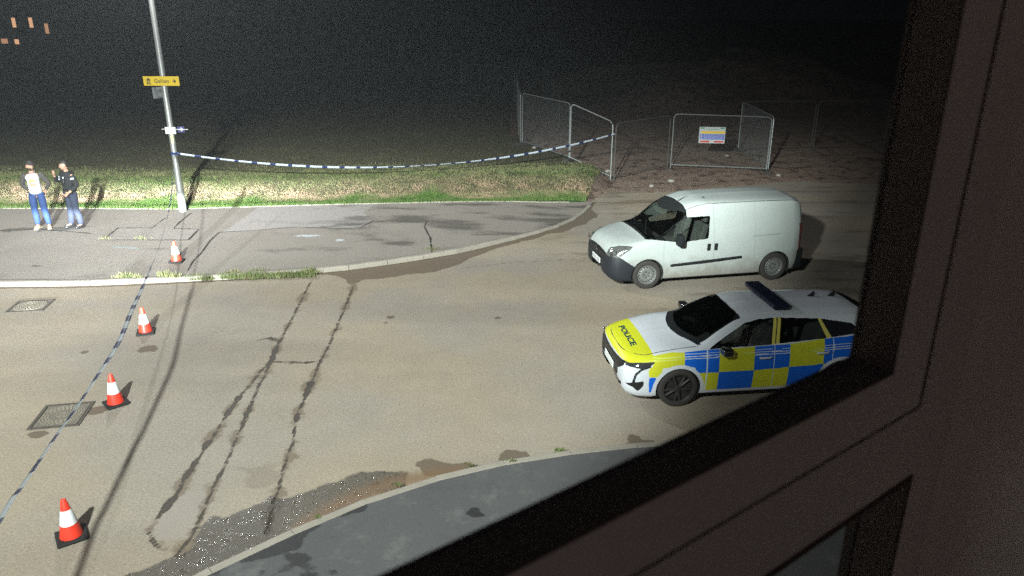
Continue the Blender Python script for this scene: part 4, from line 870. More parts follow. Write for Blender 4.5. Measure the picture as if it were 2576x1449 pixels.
for sgn in (1, -1):
    for s_, o_ in ((2.277, "front_door"), (2.443, "sliding_door")):
        MB().box(L(s_, .915 * sgn, .865), (.075, .022, .155)).put("handle", blk_pl, vo[(o_, sgn)], bevel=.010, seg=2)
    MB().tube([L(1.42, .921 * sgn, .503), L(2.2, .923 * sgn, .545), L(3.06, .922 * sgn, .600)], [.028, .034, .030], 8).put("rubbing_strip", blk_pl, van, True)
    MB().tube([L(3.30, .893 * sgn, 1.05), L(3.97, .888 * sgn, 1.075)], .008, 6).put("door_rail", seam_grey, van, True)
    m_ = MB().box(L(1.55, 1.03 * sgn, 1.09), (.12, .22, .25)); m_.box(L(1.56, .93 * sgn, 1.03), (.06, .14, .06)); m_.put("mirror", blk_pl, vo[("front_door", sgn)], True, bevel=.03, seg=2)
    MB().box(L(4.47, .80 * sgn, .95), (.05, .14, .62)).put("tail_light", M_("tail_lamp_red", (.05, .006, .006), .25), van, bevel=.02)
    MB().box(L(4.44, .79 * sgn, .47), (.30, .16, .46)).put("rear_corner_bumper", blk_pl, van, bevel=.05, seg=2)
MB().box(L(.048, 0, .50), (.014, .52, .115)).put("number_plate", plate_w, vo[("bumper", 0)], bevel=.003)
pm = MB()
for k in range(7): pm.box(L(.0395, -.21 + .066 * k + (.03 if k > 3 else 0), .50), (.002, .04, .072))
pm_o = pm.put("plate_characters", M_("plate_grey_print", (.28, .28, .28), .6), van); pm_o["kind"] = "stuff"
em = MB().lathe([(.058, 0), (.072, .004), (.072, .016), (.058, .018)], 20, axis='X', c=L(.052, 0, .70)); em.box(L(.044, 0, .70), (.008, .11, .020), rx=.5).box(L(.044, 0, .70), (.008, .02, .05)); em.put("badge", chrome, vo[("grille", 0)], True)
for z in (.645, .735): MB().box(L(.062, 0, z), (.012, .9, .018)).put("grille_bar", blk_pl, vo[("grille", 0)], bevel=.004)
for sgn in (1, -1):
    hl = vo[("headlight", sgn)]
    for s_, v_, z_, r_ in ((.15, .775, .79, .055), (.24, .80, .83, .05), (.43, .85, .935, .03)): MB().lathe([(r_ * .3, .02), (r_, .035), (r_ * 1.05, .042), (r_ * .9, .043), (r_ * .35, .022)], 16, axis='X', c=L(s_, (v_ - .0) * sgn, z_)).put("reflector", chrome, hl, True)
MB().box(L(1.06, 0, 1.00), (.50, 1.5, .16)).put("dashboard", dark_in, van, bevel=.04, seg=2); MB().box(L(2.55, 0, 1.0), (.03, 1.36, 1.25)).put("bulkhead", dark_in, van)
MB().box(L(2.0, 0, .40), (2.4, 1.6, .05)).put("floor_pan", dark_in, van)
seats(van, VAX, VS, ((1.95, .42), (1.95, -.42)), .62)
sw = MB(); sw.tube([tuple(Vector(L(1.42, -.42, 1.08)) + Vector((.10 * math.cos(a), .19 * math.sin(a), .16 * math.cos(a)))) for a in np.linspace(0, 2 * math.pi, 20)], .014, 6); sw.put("steering_wheel", blk_pl, van, True)
MB().tube([L(.95, .55, 1.135), L(1.13, .10, 1.335)], .008, 5).tube([L(.93, -.10, 1.14), L(1.10, -.5, 1.285)], .008, 5).put("wiper", blk_pl, van)
MB().tube([L(1.70, .22, 1.70), L(1.98, .22, 1.86)], [.012, .004], 6).put("aerial", blk_pl, van, True); MB().lathe([(.03, 0), (.026, .012), (0, .014)], 10, c=L(2.33, .33, 1.822)).put("roof_plug", blk_pl, van)
def wheel_mesh_van():
    ty = MB().lathe([(.205, -.08), (.235, -.098), (.285, -.10), (.308, -.085), (.316, -.05), (.316, .05), (.308, .085), (.285, .10), (.235, .098), (.205, .085)], 40, axis='Y').mesh("wheel", rubber, True)
    rb = MB().lathe([(.212, .085), (.205, .094), (.192, .090), (.186, .06), (.178, .052), (.15, .066), (.115, .078), (.092, .070), (.05, .062), (.030, .062), (.028, .08), (0, .082)], 40, axis='Y')
    rim = rb.mesh("rim", steel_rim, True)
    hb = MB()
    for k in range(16): a = 2 * math.pi * k / 16; hb.box((.158 * math.cos(a), .0655, .158 * math.sin(a)), (.020, .012, .022), ry=-a)
    for k in range(5): a = 2 * math.pi * k / 5; hb.box((.06 * math.cos(a), .070, .06 * math.sin(a)), (.022, .014, .022), ry=-a)
    return ty, rim, hb.mesh("hole", M_("rim_hole_dark", (.02, .02, .02), .8))
ty, rim, hol = wheel_mesh_van()
for w in VW:
    for sgn in (1, -1):
        t_ = put("wheel", ty, van, L(w, .80 * sgn, .316), (0, 0, 0 if sgn > 0 else math.pi)); put("rim", rim, t_); put("rim_holes", hol, t_)["kind"] = "stuff"
# ---- police car
cx0, cy0, chd, CS, CAX = 2.358, 10.703, 3.262, .925, .90; CW = (.90, 3.62)
car = thing("police_car", "marked police estate car with blue and yellow check sides and roof light bar", "car", (cx0, cy0, .010), chd)
pw = M_("police_white_paint", (.62, .63, .67), .22, coat=.8, var=.03, vscale=3); py_ = M_("reflective_yellow", (.56, .56, .025), .38, var=.05, vscale=9); pb_ = M_("reflective_blue", (.005, .12, .62), .38, var=.06, vscale=9); pline = M_("livery_edge_line", (.62, .68, .75), .4)
def DLO(s, z): return inpoly(s, z, [(1.385, .958), (1.7, .975), (2.44, .999), (3.293, 1.05), (3.80, 1.09), (3.93, 1.13), (3.82, 1.232), (3.281, 1.318), (2.524, 1.36), (2.25, 1.348), (2.007, 1.298), (1.8, 1.19)])
def seg_d(s, z, pts): return sd_line(np.asarray(s), np.asarray(z), pts)
def car_cls(s, v, z, k, nf):
    K = np.full(len(s), "body", object); mi = np.zeros(len(s), int)      # body materials: 0 white 1 yellow 2 blue 3 gap 4 black 5 line
    side = (k > 1.0) & (k < 6.0)
    base = 1.06 + .25 * (v / .78) ** 2; top = 1.95 + .03 * (v / .6) ** 2
    scr = (k > 6.12) & (s > base) & (s < top); K[scr] = "windscreen"; mi[scr & ((s < base + .07) | (s > top - .025) | (k < 6.22))] = 1
    cowl = (k > 5.6) & (s > base - .06) & (s <= base) & (v < .74); mi[cowl] = 4
    rs = (k > 6.15) & (s > 4.06 + .05 * (v / .5) ** 2) & (s < 4.44) & (z > 1.05); K[rs] = "rear_screen"
    dlo = (k > 3.6) & (k < 6.0) & DLO(s, z)
    bl = 2.405 + (z - 1.0) * .27; bpost = dlo & (s > bl) & (s < bl + .125)
    cl = 3.335 - (z - 1.05) * .33; cpost = dlo & (s > cl) & (s < cl + .095 - (z - 1.05) * .18)
    K[dlo & (s <= bl)] = "front_window"; K[dlo & (s >= bl + .125) & (s <= cl)] = "rear_window"; K[dlo & (s > cl) & ~cpost] = "quarter_window"
    K[bpost] = "door_pillar"; K[cpost] = "rear_pillar"; mi[bpost & (np.abs(s - bl - .0625) < .009)] = 1
    # nose
    gr = (s < .16) & inpoly(v, z, [(-.1, .715), (.2, .722), (.435, .738), (.70, .750), (.675, .668), (.42, .50), (.25, .425), (-.1, .405)]); K[gr] = "grille"
    hd = (v > .60) & inpoly(s, z, [(.04, .728), (.08, .742), (.25, .775), (.515, .802), (.45, .752), (.378, .705), (.289, .69), (.08, .706)]); K[hd] = "headlight"
    fang = (v > .72) & (seg_d(s, z, [(.42, .725), (.289, .675), (.205, .588), (.168, .42)]) < .017) & ~hd; K[fang] = "fang_light"
    itk = (v > .62) & inpoly(s, z, [(.052, .405), (.179, .45), (.333, .487), (.335, .404), (.256, .295), (.168, .37)]); K[itk] = "air_intake"
    lg = (s < .10) & (v < .66) & (z > .318) & (z < .385); K[lg] = "lower_grille"
    B = K == "body"
    # livery
    yl = np.interp(s, [0, .98, 1.367, 2.114, 2.704, 3.281, 4.6], [.90, .93, .955, .975, .99, 1.047, 1.10]); mid = np.interp(s, [1.0, 1.5, 2.14, 3.3, 4.6], [.60, .584, .590, .635, .66])
    ed = np.array([.98, 1.545, 2.125, 2.715, 3.29, 3.87, 4.45]); idx = np.searchsorted(ed, s)
    da = np.hypot(s - CW[0], z - .315); db = np.hypot(s - CW[1], z - .315); ring = (da < .425) | (db < .425)
    chk = B & (k > 1.2) & (k < 5.0) & (s > .47) & (z < yl) & (z > .265) & (v > .55) & ~ring & (s > np.where(z > mid + .1, .42, 1.15))
    up = z > mid; mi[chk & up] = np.where(idx[chk & up] % 2 == 0, 1, 2); mi[chk & ~up] = np.where(idx[chk & ~up] % 2 == 0, 2, 1)
    mi[B & (v > .7) & ~ring & inpoly(s, z, [(.395, .668), (.47, .735), (.52, .74), (.62, .72), (.62, .60), (.56, .553), (.412, .553)])] = 1
    mi[B & (v > .7) & inpoly(s, z, [(.410, .545), (.53, .545), (.478, .40), (.47, .258), (.424, .258)])] = 2
    mi[B & (s < .487) & (z > .752) & (k > 4.1)] = 1
    ln = np.interp(s, [.5, .98, 1.5, 2.7, 4.6], [.815, .835, .84, .855, .90])
    mi[chk & (idx % 2 == 1) & up & ((np.abs(z - ln) < .006) | (np.abs(z - ln - .035) < .006) | (np.abs(z - ln - .075) < .004))] = 5
    mi[chk & (idx % 2 == 0) & up & ((np.abs(z - ln) < .004) | (np.abs(z - ln - .035) < .004))] = 6
    # shut lines
    sg = .085 + .29 * (v / .735) ** 4; bon = B & (k > 4.6) & (((np.abs(s - sg) < .006) & (v < .735)) | ((np.abs(v - (.735 + .03 * (s - .37))) < .006) & (s > .375) & (s < 1.2)))
    mi[bon] = 3
    K[B & ~bon & (k > 4.6) & (s > sg) & (s < base - .06) & (v < .735 + .03 * (s - .37))] = "bonnet"
    for a, b, nme in ((1.355, 2.455, "front_door"), (2.47, 3.44, "rear_door")):
        dr = (K == "body") & (k > 1.1) & (k < 4.9) & (s > a) & (s < b) & (z > .275) & (z < yl) & (db > .44); K[dr] = nme
    g2 = (K == "body") & (k > 1.1) & (k < 4.9) & (z > .275) & (z < yl) & ((np.abs(s - 1.348) < .009) | (np.abs(s - 2.4625) < .009) | ((np.abs(s - 3.447) < .009) & (z > .6))); mi[g2] = 5
    mi[(K == "body") & ((k < 1.0) | ((z < .225) & (s > .5) & (k < 2)))] = 4
    return K, mi
gap_d = gap_m; body_l = [pw, py_, pb_, gap_d, blk_pl, pline, M_("livery_lime_line", (.62, .72, .22), .4)]
cm = dict(body=body_l, bonnet=body_l, front_door=body_l, rear_door=body_l, windscreen=[glass_w, blk_pl], rear_screen=[glass_s], front_window=[glass_s], rear_window=[glass_s], quarter_window=[M_("dark_privacy_glass", (.01, .011, .013), .1)], door_pillar=[M_("pillar_yellow", (.60, .52, .10), .45), blk_pl], rear_pillar=[M_("rear_pillar_yellow", (.60, .52, .12), .45)],
          grille=[M_("police_grille", (.012, .012, .013), .35, var=.4, vscale=60, bump=.4, bscale=70)], headlight=[M_("dark_headlamp", (.05, .05, .055), .1, .3, coat=1)], fang_light=[blk_pl], air_intake=[M_("intake_black", (.012, .012, .012), .5)], lower_grille=[M_("lower_grille_black", (.014, .014, .014), .5)])
co, cg = build_shell(car, CAR, CAX, CS, CW, .365, car_cls, cm, ("front_door", "rear_door", "front_window", "rear_window", "quarter_window", "headlight", "fang_light", "air_intake", "door_pillar", "rear_pillar"), dict(grille=-.008, headlight=.003, fang_light=.003, air_intake=-.010, lower_grille=-.01, front_window=-.003, rear_window=-.003, quarter_window=-.003, bonnet=.002, front_door=.002, rear_door=.002), nk=(4, 6, 20, 34, 20, 26, 16, 22), lining=(("body", "front_door", "rear_door", "door_pillar"), 1.2, 4.2, dark_in))
arches(car, CAX, CS, CW, .362)
def LC(s, v, z): return L(s, v, z, CAX, CS)
# POLICE across the front of the bonnet, lying on its curve
tm = text_me("POLICE", .165, .0, M_("police_dark_green", (.006, .05, .06), .4), "lettering", .006)
bm = bmesh.new(); bm.from_mesh(tm); bmesh.ops.subdivide_edges(bm, edges=bm.edges, cuts=2, use_grid_fill=True)
bmesh.ops.triangulate(bm, faces=bm.faces)
xs = [v.co.x for v in bm.verts]; wx = max(xs) - min(xs)
for v in bm.verts:
    tv = v.co.x / wx * .83 - .025; s_ = .285 + v.co.y * .80
    z_, nn = top_z(cg, s_, tv); v.co = Vector(LC(s_, tv, z_ + .006))
bm.to_mesh(tm); bm.free(); put("lettering", tm, co[("bonnet", 0)])
MB().box(LC(.030, .01, .742), (.010, .04, .035), ry=-.3).put("badge", chrome, car, bevel=.004)
MB().box(LC(-.010, 0, .50), (.014, .50, .105)).put("number_plate", plate_w, car, bevel=.003)
# roof bar, fins
z_, _ = top_z(cg, 2.64, .0)
bar_m = M_("light_bar_navy", (.008, .011, .028), .22, coat=.6)
lbar = MB(); lbar.box(LC(2.64, 0, z_ + .075), (.27 * CS, 1.16 * CS, .085)).put("light_bar", bar_m, car, bevel=.022, seg=2)
lbo = car.children[-1]
for v_ in (-.40, .40): MB().box(LC(2.64, v_, z_ + .02), (.12, .05, .06)).put("bar_foot", blk_pl, car)
for k in range(-2, 3): MB().box(LC(2.497, v_ * 0 + k * .20, z_ + .075), (.004, .15, .04)).put("lamp_module", M_("blue_lamp_lens", (.010, .014, .035), .15), car)
for s_, h_ in ((3.43, .075), (3.80, .085)):
    z_, _ = top_z(cg, s_, .07); MB().prism([(.02, -.01), (-.09, -.01), (-.105, h_), (-.075, h_ * .92)], -.016, .016, M=Matrix.Translation(LC(s_, -.07, z_))).put("roof_fin", blk_pl, car, bevel=.004)
for sgn in (1, -1):
    m_ = MB().box(LC(1.60, 1.02 * sgn, .985), (.15, .19, .115)); m_.box(LC(1.62, .92 * sgn, .955), (.07, .12, .04)); m_.put("mirror", M_("gloss_black", (.012, .011, .012), .12, coat=1), co[("front_door", sgn)], True, bevel=.035, seg=3)
    for s_, nme, zz_h in ((2.29, "front_door", .80), (3.25, "rear_door", .835)):
        MB().tube([LC(s_ - .09, .925 * sgn, zz_h), LC(s_ - .05, .945 * sgn, zz_h + .003), LC(s_ + .07, .945 * sgn, zz_h + .006), LC(s_ + .11, .92 * sgn, zz_h + .008)], .016, 8).put("handle", pw, co[(nme, sgn)], True)
    for k, (s_, z_) in enumerate(((.335, .69), (.285, .668), (.245, .63), (.212, .58), (.19, .52))):
        i = np.abs(cg[0][2:-2, -1, 0] - s_).argmin() + 2; j = np.abs(cg[0][i, :, 2] - z_).argmin(); q = cg[0][i, j] + cg[1][i, j] * .007
        MB().box(LC(q[0], q[1] * sgn, q[2]), (.02, .008, .025), rz=.9 * sgn).put("light_segment", lens, co[("fang_light", sgn)])
    for s_, v_, z_ in ((.10, .735, .728), (.19, .80, .735), (.28, .845, .742)):
        MB().lathe([(.01, .0), (.024, .012), (.027, .02)], 12, axis='X', c=LC(s_ - .012, v_ * sgn, z_ + .005)).put("lamp_lens", chrome, co[("headlight", sgn)], True)
MB().box(LC(1.35, 0, .86), (.55, 1.35, .20)).put("dashboard", dark_in, car, bevel=.05, seg=2); MB().box(LC(2.5, 0, .35), (2.9, 1.5, .05)).put("floor_pan", dark_in, car)
seats(car, CAX, CS, ((2.15, .38), (2.15, -.38), (3.05, .38), (3.05, -.38)), .50)
sw = MB(); sw.tube([tuple(Vector(LC(1.68, -.38, .90)) + Vector((.08 * math.cos(a), .17 * math.sin(a), .15 * math.cos(a)))) for a in np.linspace(0, 2 * math.pi, 20)], .014, 6); sw.put("steering_wheel", blk_pl, car, True)
MB().tube([LC(1.12, .05, 1.02), LC(1.30, .62, 1.055)], .009, 5).tube([LC(1.13, -.55, 1.0), LC(1.12, .02, 1.02)], .009, 5).put("wiper", blk_pl, car)
alloy = M_("dark_alloy", (.036, .031, .030), .5, .3, var=.15)
ty2 = MB().lathe([(.235, -.08), (.255, -.10), (.30, -.10), (.322, -.085), (.330, -.05), (.330, .05), (.322, .085), (.30, .10), (.255, .10), (.235, .088)], 44, axis='Y').mesh("wheel", rubber, True)
r_ = MB().lathe([(.242, .088), (.236, .098), (.228, .092), (.222, .03), (.0, .03)], 44, axis='Y'); rim2 = r_.mesh("rim", alloy, True)
sp = MB()
for k in range(5):
    for dq in (-.20, .20):
        a = 2 * math.pi * k / 5 + dq; a0 = 2 * math.pi * k / 5 + dq * .5
        p0_, p1_ = Vector((.055 * math.cos(a0), .075, .055 * math.sin(a0))), Vector((.228 * math.cos(a), .085, .228 * math.sin(a))); sp.tube([p0_, p1_], [.026, .020], 6)
sp.lathe([(0, .095), (.045, .095), (.06, .085), (.06, .05)], 20, axis='Y'); spoke = sp.mesh("spokes", alloy, True)
hl2 = MB()
for k in range(5): a = 2 * math.pi * k / 5 + .63; hl2.lathe([(.0, .036), (.034, .036), (.036, .031)], 12, axis='Y', c=(.15 * math.cos(a), 0, .15 * math.sin(a)))
hol2 = hl2.mesh("hole", M_("rim_hole_black", (.008, .008, .008), .9))
for w in CW:
    for sgn in (1, -1):
        t_ = put("wheel", ty2, car, LC(w, .825 * sgn, .333), (0, .3, 0 if sgn > 0 else math.pi)); t_.scale = (CS,) * 3; put("rim", rim2, t_); put("spoke_star", spoke, t_)
# ------------------------------------------------------------------ two people talking on the far pavement
skin_m = M_("skin", (.42, .23, .16), .55, var=.08, vscale=20)
def skin_mesh(name, J, E, mat, lvl=2, smooth=True):
    """one continuous tapered figure grown along joints: J name -> (x, y, z, radius[, radius2])"""
    ks = list(J); me = bpy.data.meshes.new(name); me.from_pydata([J[k][:3] for k in ks], [(ks.index(a), ks.index(b)) for a, b in E], [])
    o = bpy.data.objects.new(name, me); COL.objects.link(o); m = o.modifiers.new("s", 'SKIN'); m.use_smooth_shade = True; m.branch_smoothing = .4
    sv = me.skin_vertices[0].data
    for i, k in enumerate(ks):
        r = J[k][3]; r2 = J[k][4] if len(J[k]) > 4 else r; sv[i].radius = (r, r2); sv[i].use_root = (i == 0)
    s_ = o.modifiers.new("sub", 'SUBSURF'); s_.levels = lvl; s_.render_levels = lvl
    dg = bpy.context.evaluated_depsgraph_get(); out = bpy.data.meshes.new_from_object(o.evaluated_get(dg)); bpy.data.objects.remove(o)
    out.name = name; out.materials.clear(); out.materials.append(mat); out.polygons.foreach_set("use_smooth", [smooth] * len(out.polygons)); return out
def chain(*ks): return list(zip(ks[:-1], ks[1:]))
def V3(a): return np.array(a, float)
def hand(J, E, wrist, elbow, tag_, palm_dir, thumb_side, curl=.5):
    """palm, four unequal curled fingers and a thumb that leaves the side of the palm"""
    w = V3(J[wrist][:3]); d = w - V3(J[elbow][:3]); d /= np.linalg.norm(d); s_ = V3(palm_dir); s_ -= d * (s_ @ d); s_ /= np.linalg.norm(s_); n = np.cross(d, s_) * thumb_side
    pm = w + d * .055; J[tag_ + "palm"] = (*pm, .036, .020); E.append((wrist, tag_ + "palm"))
    for i, (o, ln) in enumerate(((.030, .070), (.010, .080), (-.011, .075), (-.031, .058))):
        a = pm + n * o + d * .035; b = a + d * ln * .55 + s_ * ln * .35 * curl; c = b + d * ln * .35 * (1 - curl) + s_ * ln * .5 * curl
        for q, (p, r) in enumerate(((a, .0105), (b, .0095), (c, .008))): J[f"{tag_}f{i}{q}"] = (*p, r)
        E += [(tag_ + "palm", f"{tag_}f{i}0")] + chain(f"{tag_}f{i}0", f"{tag_}f{i}1", f"{tag_}f{i}2")
    a = pm + n * .042 - d * .02; b = a + n * .018 + d * .035 + s_ * .012; J[tag_ + "t0"] = (*a, .012); J[tag_ + "t1"] = (*b, .010); E += [(tag_ + "palm", tag_ + "t0"), (tag_ + "t0", tag_ + "t1")]
def head_parts(root, body, c, yaw, pitch, hair_m, cap=None, beard=None):
    """face with eyes, nose, mouth and ears on the head of the body; hair, cap and beard worn over it"""
    M0 = Matrix.Translation(c) @ Matrix.Rotation(yaw, 4, 'Z') @ Matrix.Rotation(pitch, 4, 'X')
    bm = bmesh.new(); bmesh.ops.create_uvsphere(bm, u_segments=24, v_segments=18, radius=1)
    for v in bm.verts:
        x, y, z = v.co; jaw = 1 - .22 * max(0, -z) ** 1.3
        v.co = Vector((x * .076 * jaw, y * .096 * (1 - .06 * max(0, -z)), z * .118))
        if y < 0:
            f = max(0, 1 - (x / .28) ** 2) * max(0, 1 - ((z + .12) / .22) ** 2); v.co.y -= .024 * f          # nose
            for ex in (-.36, .36): v.co.y += .010 * math.exp(-(((x - ex) / .16) ** 2 + ((z - .10) / .10) ** 2))   # eye sockets
            v.co.y -= .007 * math.exp(-((x / .35) ** 2 + ((z + .47) / .10) ** 2))                             # lips
            v.co.y -= .006 * math.exp(-((x / .3) ** 2 + ((z + .80) / .16) ** 2))
        v.co = M0 @ v.co
    for sx in (-1, 1):
        e = bmesh.ops.create_uvsphere(bm, u_segments=10, v_segments=8, radius=1, matrix=M0 @ Matrix.Translation((sx * .078, .012, -.005)) @ Matrix.Diagonal((.012, .022, .034, 1)))
    b2 = bmesh.new(); b2.from_mesh(body.data); tmp = bpy.data.meshes.new("tmp"); bm.to_mesh(tmp); b2.from_mesh(tmp)
    for f in b2.faces: f.smooth = True
    b2.to_mesh(body.data); b2.free(); bm.free()
    eye = MB()
    for sx in (-1, 1):
        p = M0 @ Vector((sx * .029, -.083, .014)); eye.lathe([(0, -.006), (.009, -.004), (.011, 0), (.009, .004), (0, .006)], 10, c=p)
    eye.put("eyes", M_("eye_dark", (.03, .025, .02), .2), root, True)
    def shell_(name, mat, zf, k, yoff=0, squash=1.0):
        bm = bmesh.new(); bmesh.ops.create_uvsphere(bm, u_segments=24, v_segments=18, radius=1)
        bmesh.ops.delete(bm, geom=[v for v in bm.verts if not zf(v.co)], context='VERTS')
        for v in bm.verts: x, y, z = v.co; jaw = 1 - .22 * max(0, -z) ** 1.3; v.co = M0 @ Vector((x * .076 * jaw * k, y * .096 * k + yoff, z * .118 * k * squash))
        for f in bm.faces: f.smooth = True
        me = bpy.data.meshes.new(name); bm.to_mesh(me); bm.free(); me.materials.append(mat); o = put(name, me, root); sm = o.modifiers.new("t", 'SOLIDIFY'); sm.thickness = .012; return o
    shell_("hair", hair_m, lambda c_: c_.z > .38 - .75 * max(0, c_.y) or (c_.y > .25 and c_.z > -.45), 1.07)
    if cap:
        o = shell_("cap", cap, lambda c_: c_.z > .34, 1.16, 0, 1.05)
        pk = MB(); pts = [(.082 * math.sin(a), -.065 - .10 * math.cos(a)) for a in np.linspace(-1.35, 1.35, 11)]
        vs = [M0 @ Vector((x, y, .050)) for x, y in pts] + [M0 @ Vector((x, y, .058)) for x, y in pts]; n = len(pts)
        pk.add(vs, [tuple(range(n)), tuple(range(2 * n - 1, n - 1, -1))] + [(i, i + 1, n + i + 1, n + i) for i in range(n - 1)] + [(n - 1, 0, n, 2 * n - 1)]); pk.put("peak", cap, o)
    if beard: shell_("beard", beard, lambda c_: c_.y < .15 and c_.z < -.28 and not (abs(c_.x) < .22 and -.52 < c_.z < -.42 and c_.y < -.5), 1.08)
def shoe(mat, p, yaw, root, L_=.27, sole=None):
    bm = bmesh.new(); bmesh.ops.create_uvsphere(bm, u_segments=20, v_segments=12, radius=1)
    for v in bm.verts:
        x, y, z = v.co; hgt = .052 if y < .1 else .052 + .035 * min(1, (y - .1) / .5); v.co = Vector((x * .048 * (1 + .12 * (y < 0)), y * L_ / 2 - .045, max(z, -.75) * hgt + .042))
    for f in bm.faces: f.smooth = True
    me = bpy.data.meshes.new("shoe"); bm.to_mesh(me); bm.free(); me.materials.append(mat); o = put("shoe", me, root, p, (0, 0, yaw))
    if sole: MB().box((0, -.045, .012), (.098, L_ + .01, .022)).put("sole", sole, o, bevel=.010)
    return o
def person(loc, rz, label, sc_, pose, mats, extra):
    root = thing("person", label, "person", loc, rz, None); root.scale = (sc_,) * 3
    J, E = pose["J"], pose["E"]
    body = put("body", skin_mesh("body", J, E, skin_m), root)
    return root, body
def base_pose(hipw=.095):
    J = dict(pelvis=(0, .01, .97, .085, .07), belly=(0, .005, 1.10, .108, .085), chest=(0, 0, 1.29, .125, .09), neck0=(0, .01, 1.445, .055), neck=(0, -.005, 1.53, .052), head=(0, -.015, 1.60, .055))
    for s_, n in ((-1, "r"), (1, "l")):
        J["sh" + n] = (.175 * s_, .01, 1.42, .044); J["hip" + n] = (hipw * s_, .01, .90, .088); J["knee" + n] = (.105 * s_, -.02, .50, .058); J["calf" + n] = (.107 * s_, .012, .36, .055); J["ank" + n] = (.112 * s_, .02, .10, .036); J["toe" + n] = (.125 * s_, -.12, .05, .032)
    E = chain("pelvis", "belly", "chest", "neck0", "neck", "head")
    for n in "rl": E += [("chest", "sh" + n), ("pelvis", "hip" + n)] + chain("hip" + n, "knee" + n, "calf" + n, "ank" + n, "toe" + n)
    return J, E
def grow(J, ks, dr): return {k: (*J[k][:3], *[r + dr for r in J[k][3:]]) for k in ks}

# man in the printed shirt
J, E = base_pose()
for s_, n in ((-1, "r"), (1, "l")):
    J["elb" + n] = (.315 * s_, .10, 1.16, .046); J["wri" + n] = (.185 * s_, .155, .965, .032); E += chain("sh" + n, "elb" + n, "wri" + n)
J["kneel"] = (.125, -.03, .50, .058); J["calfl"] = (.135, 0, .36, .055); J["ankl"] = (.155, .01, .10, .036); J["toel"] = (.175, -.12, .05, .032)
J["kneer"] = (-.105, -.02, .50, .058)
for n, s_ in (("r", -1), ("l", 1)): hand(J, E, "wri" + n, "elb" + n, n, (-.6 * s_, -.5, -.2), s_ * 1.0, .35)
PA = (G(98, 577, .1) + G(124, 571, .1)) / 2
denim = M_("blue_denim", (.022, .048, .15), .85, var=.18, vscale=18, bump=.15, bscale=60); shirt_m = M_("white_jersey", (.46, .47, .48), .9, var=.05, vscale=8, bump=.15, bscale=9); sleeve_m = M_("charcoal_jersey", (.055, .048, .044), .9, var=.1)
root, body = person(tuple(PA), R(14), "person in a white shirt with dark sleeves, dark cap and blue jeans", 1.03, dict(J=J, E=E), None, None)
head_parts(root, body, Vector((0, -.035, 1.645)), R(48), R(4), M_("dark_hair", (.015, .011, .009), .7), M_("dark_cap_cloth", (.022, .018, .017), .85), M_("dark_beard", (.030, .018, .013), .8))
q = grow(J, ("belly", "chest", "neck0"), .022); q["hem"] = (0, .01, .91, .178, .142); q["belly"] = (0, .005, 1.10, .158, .122); q["neck0"] = (0, .004, 1.475, .080)
q["chest"] = (0, 0, 1.30, .182, .138); q["up"] = (0, .002, 1.40, .150, .110)
for n in "rl": q["sh" + n] = (J["sh" + n][0] * .92, .01, 1.425, .078)
put("shirt", skin_mesh("shirt", q, chain("chest", "belly", "hem") + [("chest", "up"), ("up", "neck0"), ("up", "shr"), ("up", "shl")], shirt_m), root)
for n in "rl":
    q = dict(a=(J["sh" + n][0] * .80, .012, 1.445, .074), b=(*J["sh" + n][:3], .080), m=tuple((V3(J["sh" + n][:3]) + V3(J["elb" + n][:3])) / 2) + (.068,), c=(*J["elb" + n][:3], .060), d=tuple(V3(J["elb" + n][:3]) * .12 + V3(J["wri" + n][:3]) * .88) + (.045,))
    put("sleeve", skin_mesh("sleeve", q, chain("a", "b", "m", "c", "d"), sleeve_m), root)
MB().lathe([(.070, -.012), (.083, -.006), (.083, .006), (.070, .012)], 24, c=(0, 0, 0)).put("collar", M_("collar_mauve", (.22, .15, .15), .9), root, True, loc=(0, .002, 1.485), rot=(R(14), 0, 0))
q = dict(w=(0, .012, 1.0, .128, .100)); E2 = []
for n in "rl":
    q["h" + n] = (*J["hip" + n][:3], .105); q["t" + n] = tuple((V3(J["hip" + n][:3]) + V3(J["knee" + n][:3])) / 2) + (.098,); q["k" + n] = (*J["knee" + n][:3], .080); q["c" + n] = (*J["calf" + n][:3], .078); q["a" + n] = (J["ank" + n][0], J["ank" + n][1], .085, .070); E2 += [("w", "h" + n)] + chain("h" + n, "t" + n, "k" + n, "c" + n, "a" + n)
put("jeans", skin_mesh("jeans", q, E2, denim), root)
tan = M_("tan_suede", (.48, .36, .22), .8); sole_m = M_("pale_sole", (.55, .45, .30), .7)
for n, yw in (("r", R(-8)), ("l", R(14))): shoe(tan, (J["ank" + n][0], J["ank" + n][1] + .0, 0), yw, root, sole=sole_m)
# round orange print, lying on the front of the shirt
sh = root.children[[c.name.split(".")[0] for c in root.children].index("shirt")].data
pr = MB(); cxp, czp = .012, 1.235
def front(x, z):
    vs = np.array([v.co for v in sh.vertices]); m = vs[:, 1] < .02; d_ = (vs[m, 0] - x) ** 2 + (vs[m, 2] - z) ** 2; i = np.argsort(d_)[:4]; w = 1 / (d_[i] + 1e-5); return float((vs[m, 1][i] * w).sum() / w.sum()) - .006
def disc(rx, rz_, dx, dz_, mi, off, a0=0, a1=2 * math.pi, ri=0.0):
    n = 20; rr = (ri, (ri + 1) / 2, 1.0); vs = [(cxp + dx + rx * r * math.cos(a0 + (a1 - a0) * k / n), 0, czp + dz_ + rz_ * r * math.sin(a0 + (a1 - a0) * k / n)) for r in rr for k in range(n + 1)]
    vs = [(x, front(x, z) - off, z) for x, _, z in vs]; pr.add(vs, [(i * (n + 1) + k, i * (n + 1) + k + 1, (i + 1) * (n + 1) + k + 1, (i + 1) * (n + 1) + k) for i in range(2) for k in range(n)], mi)
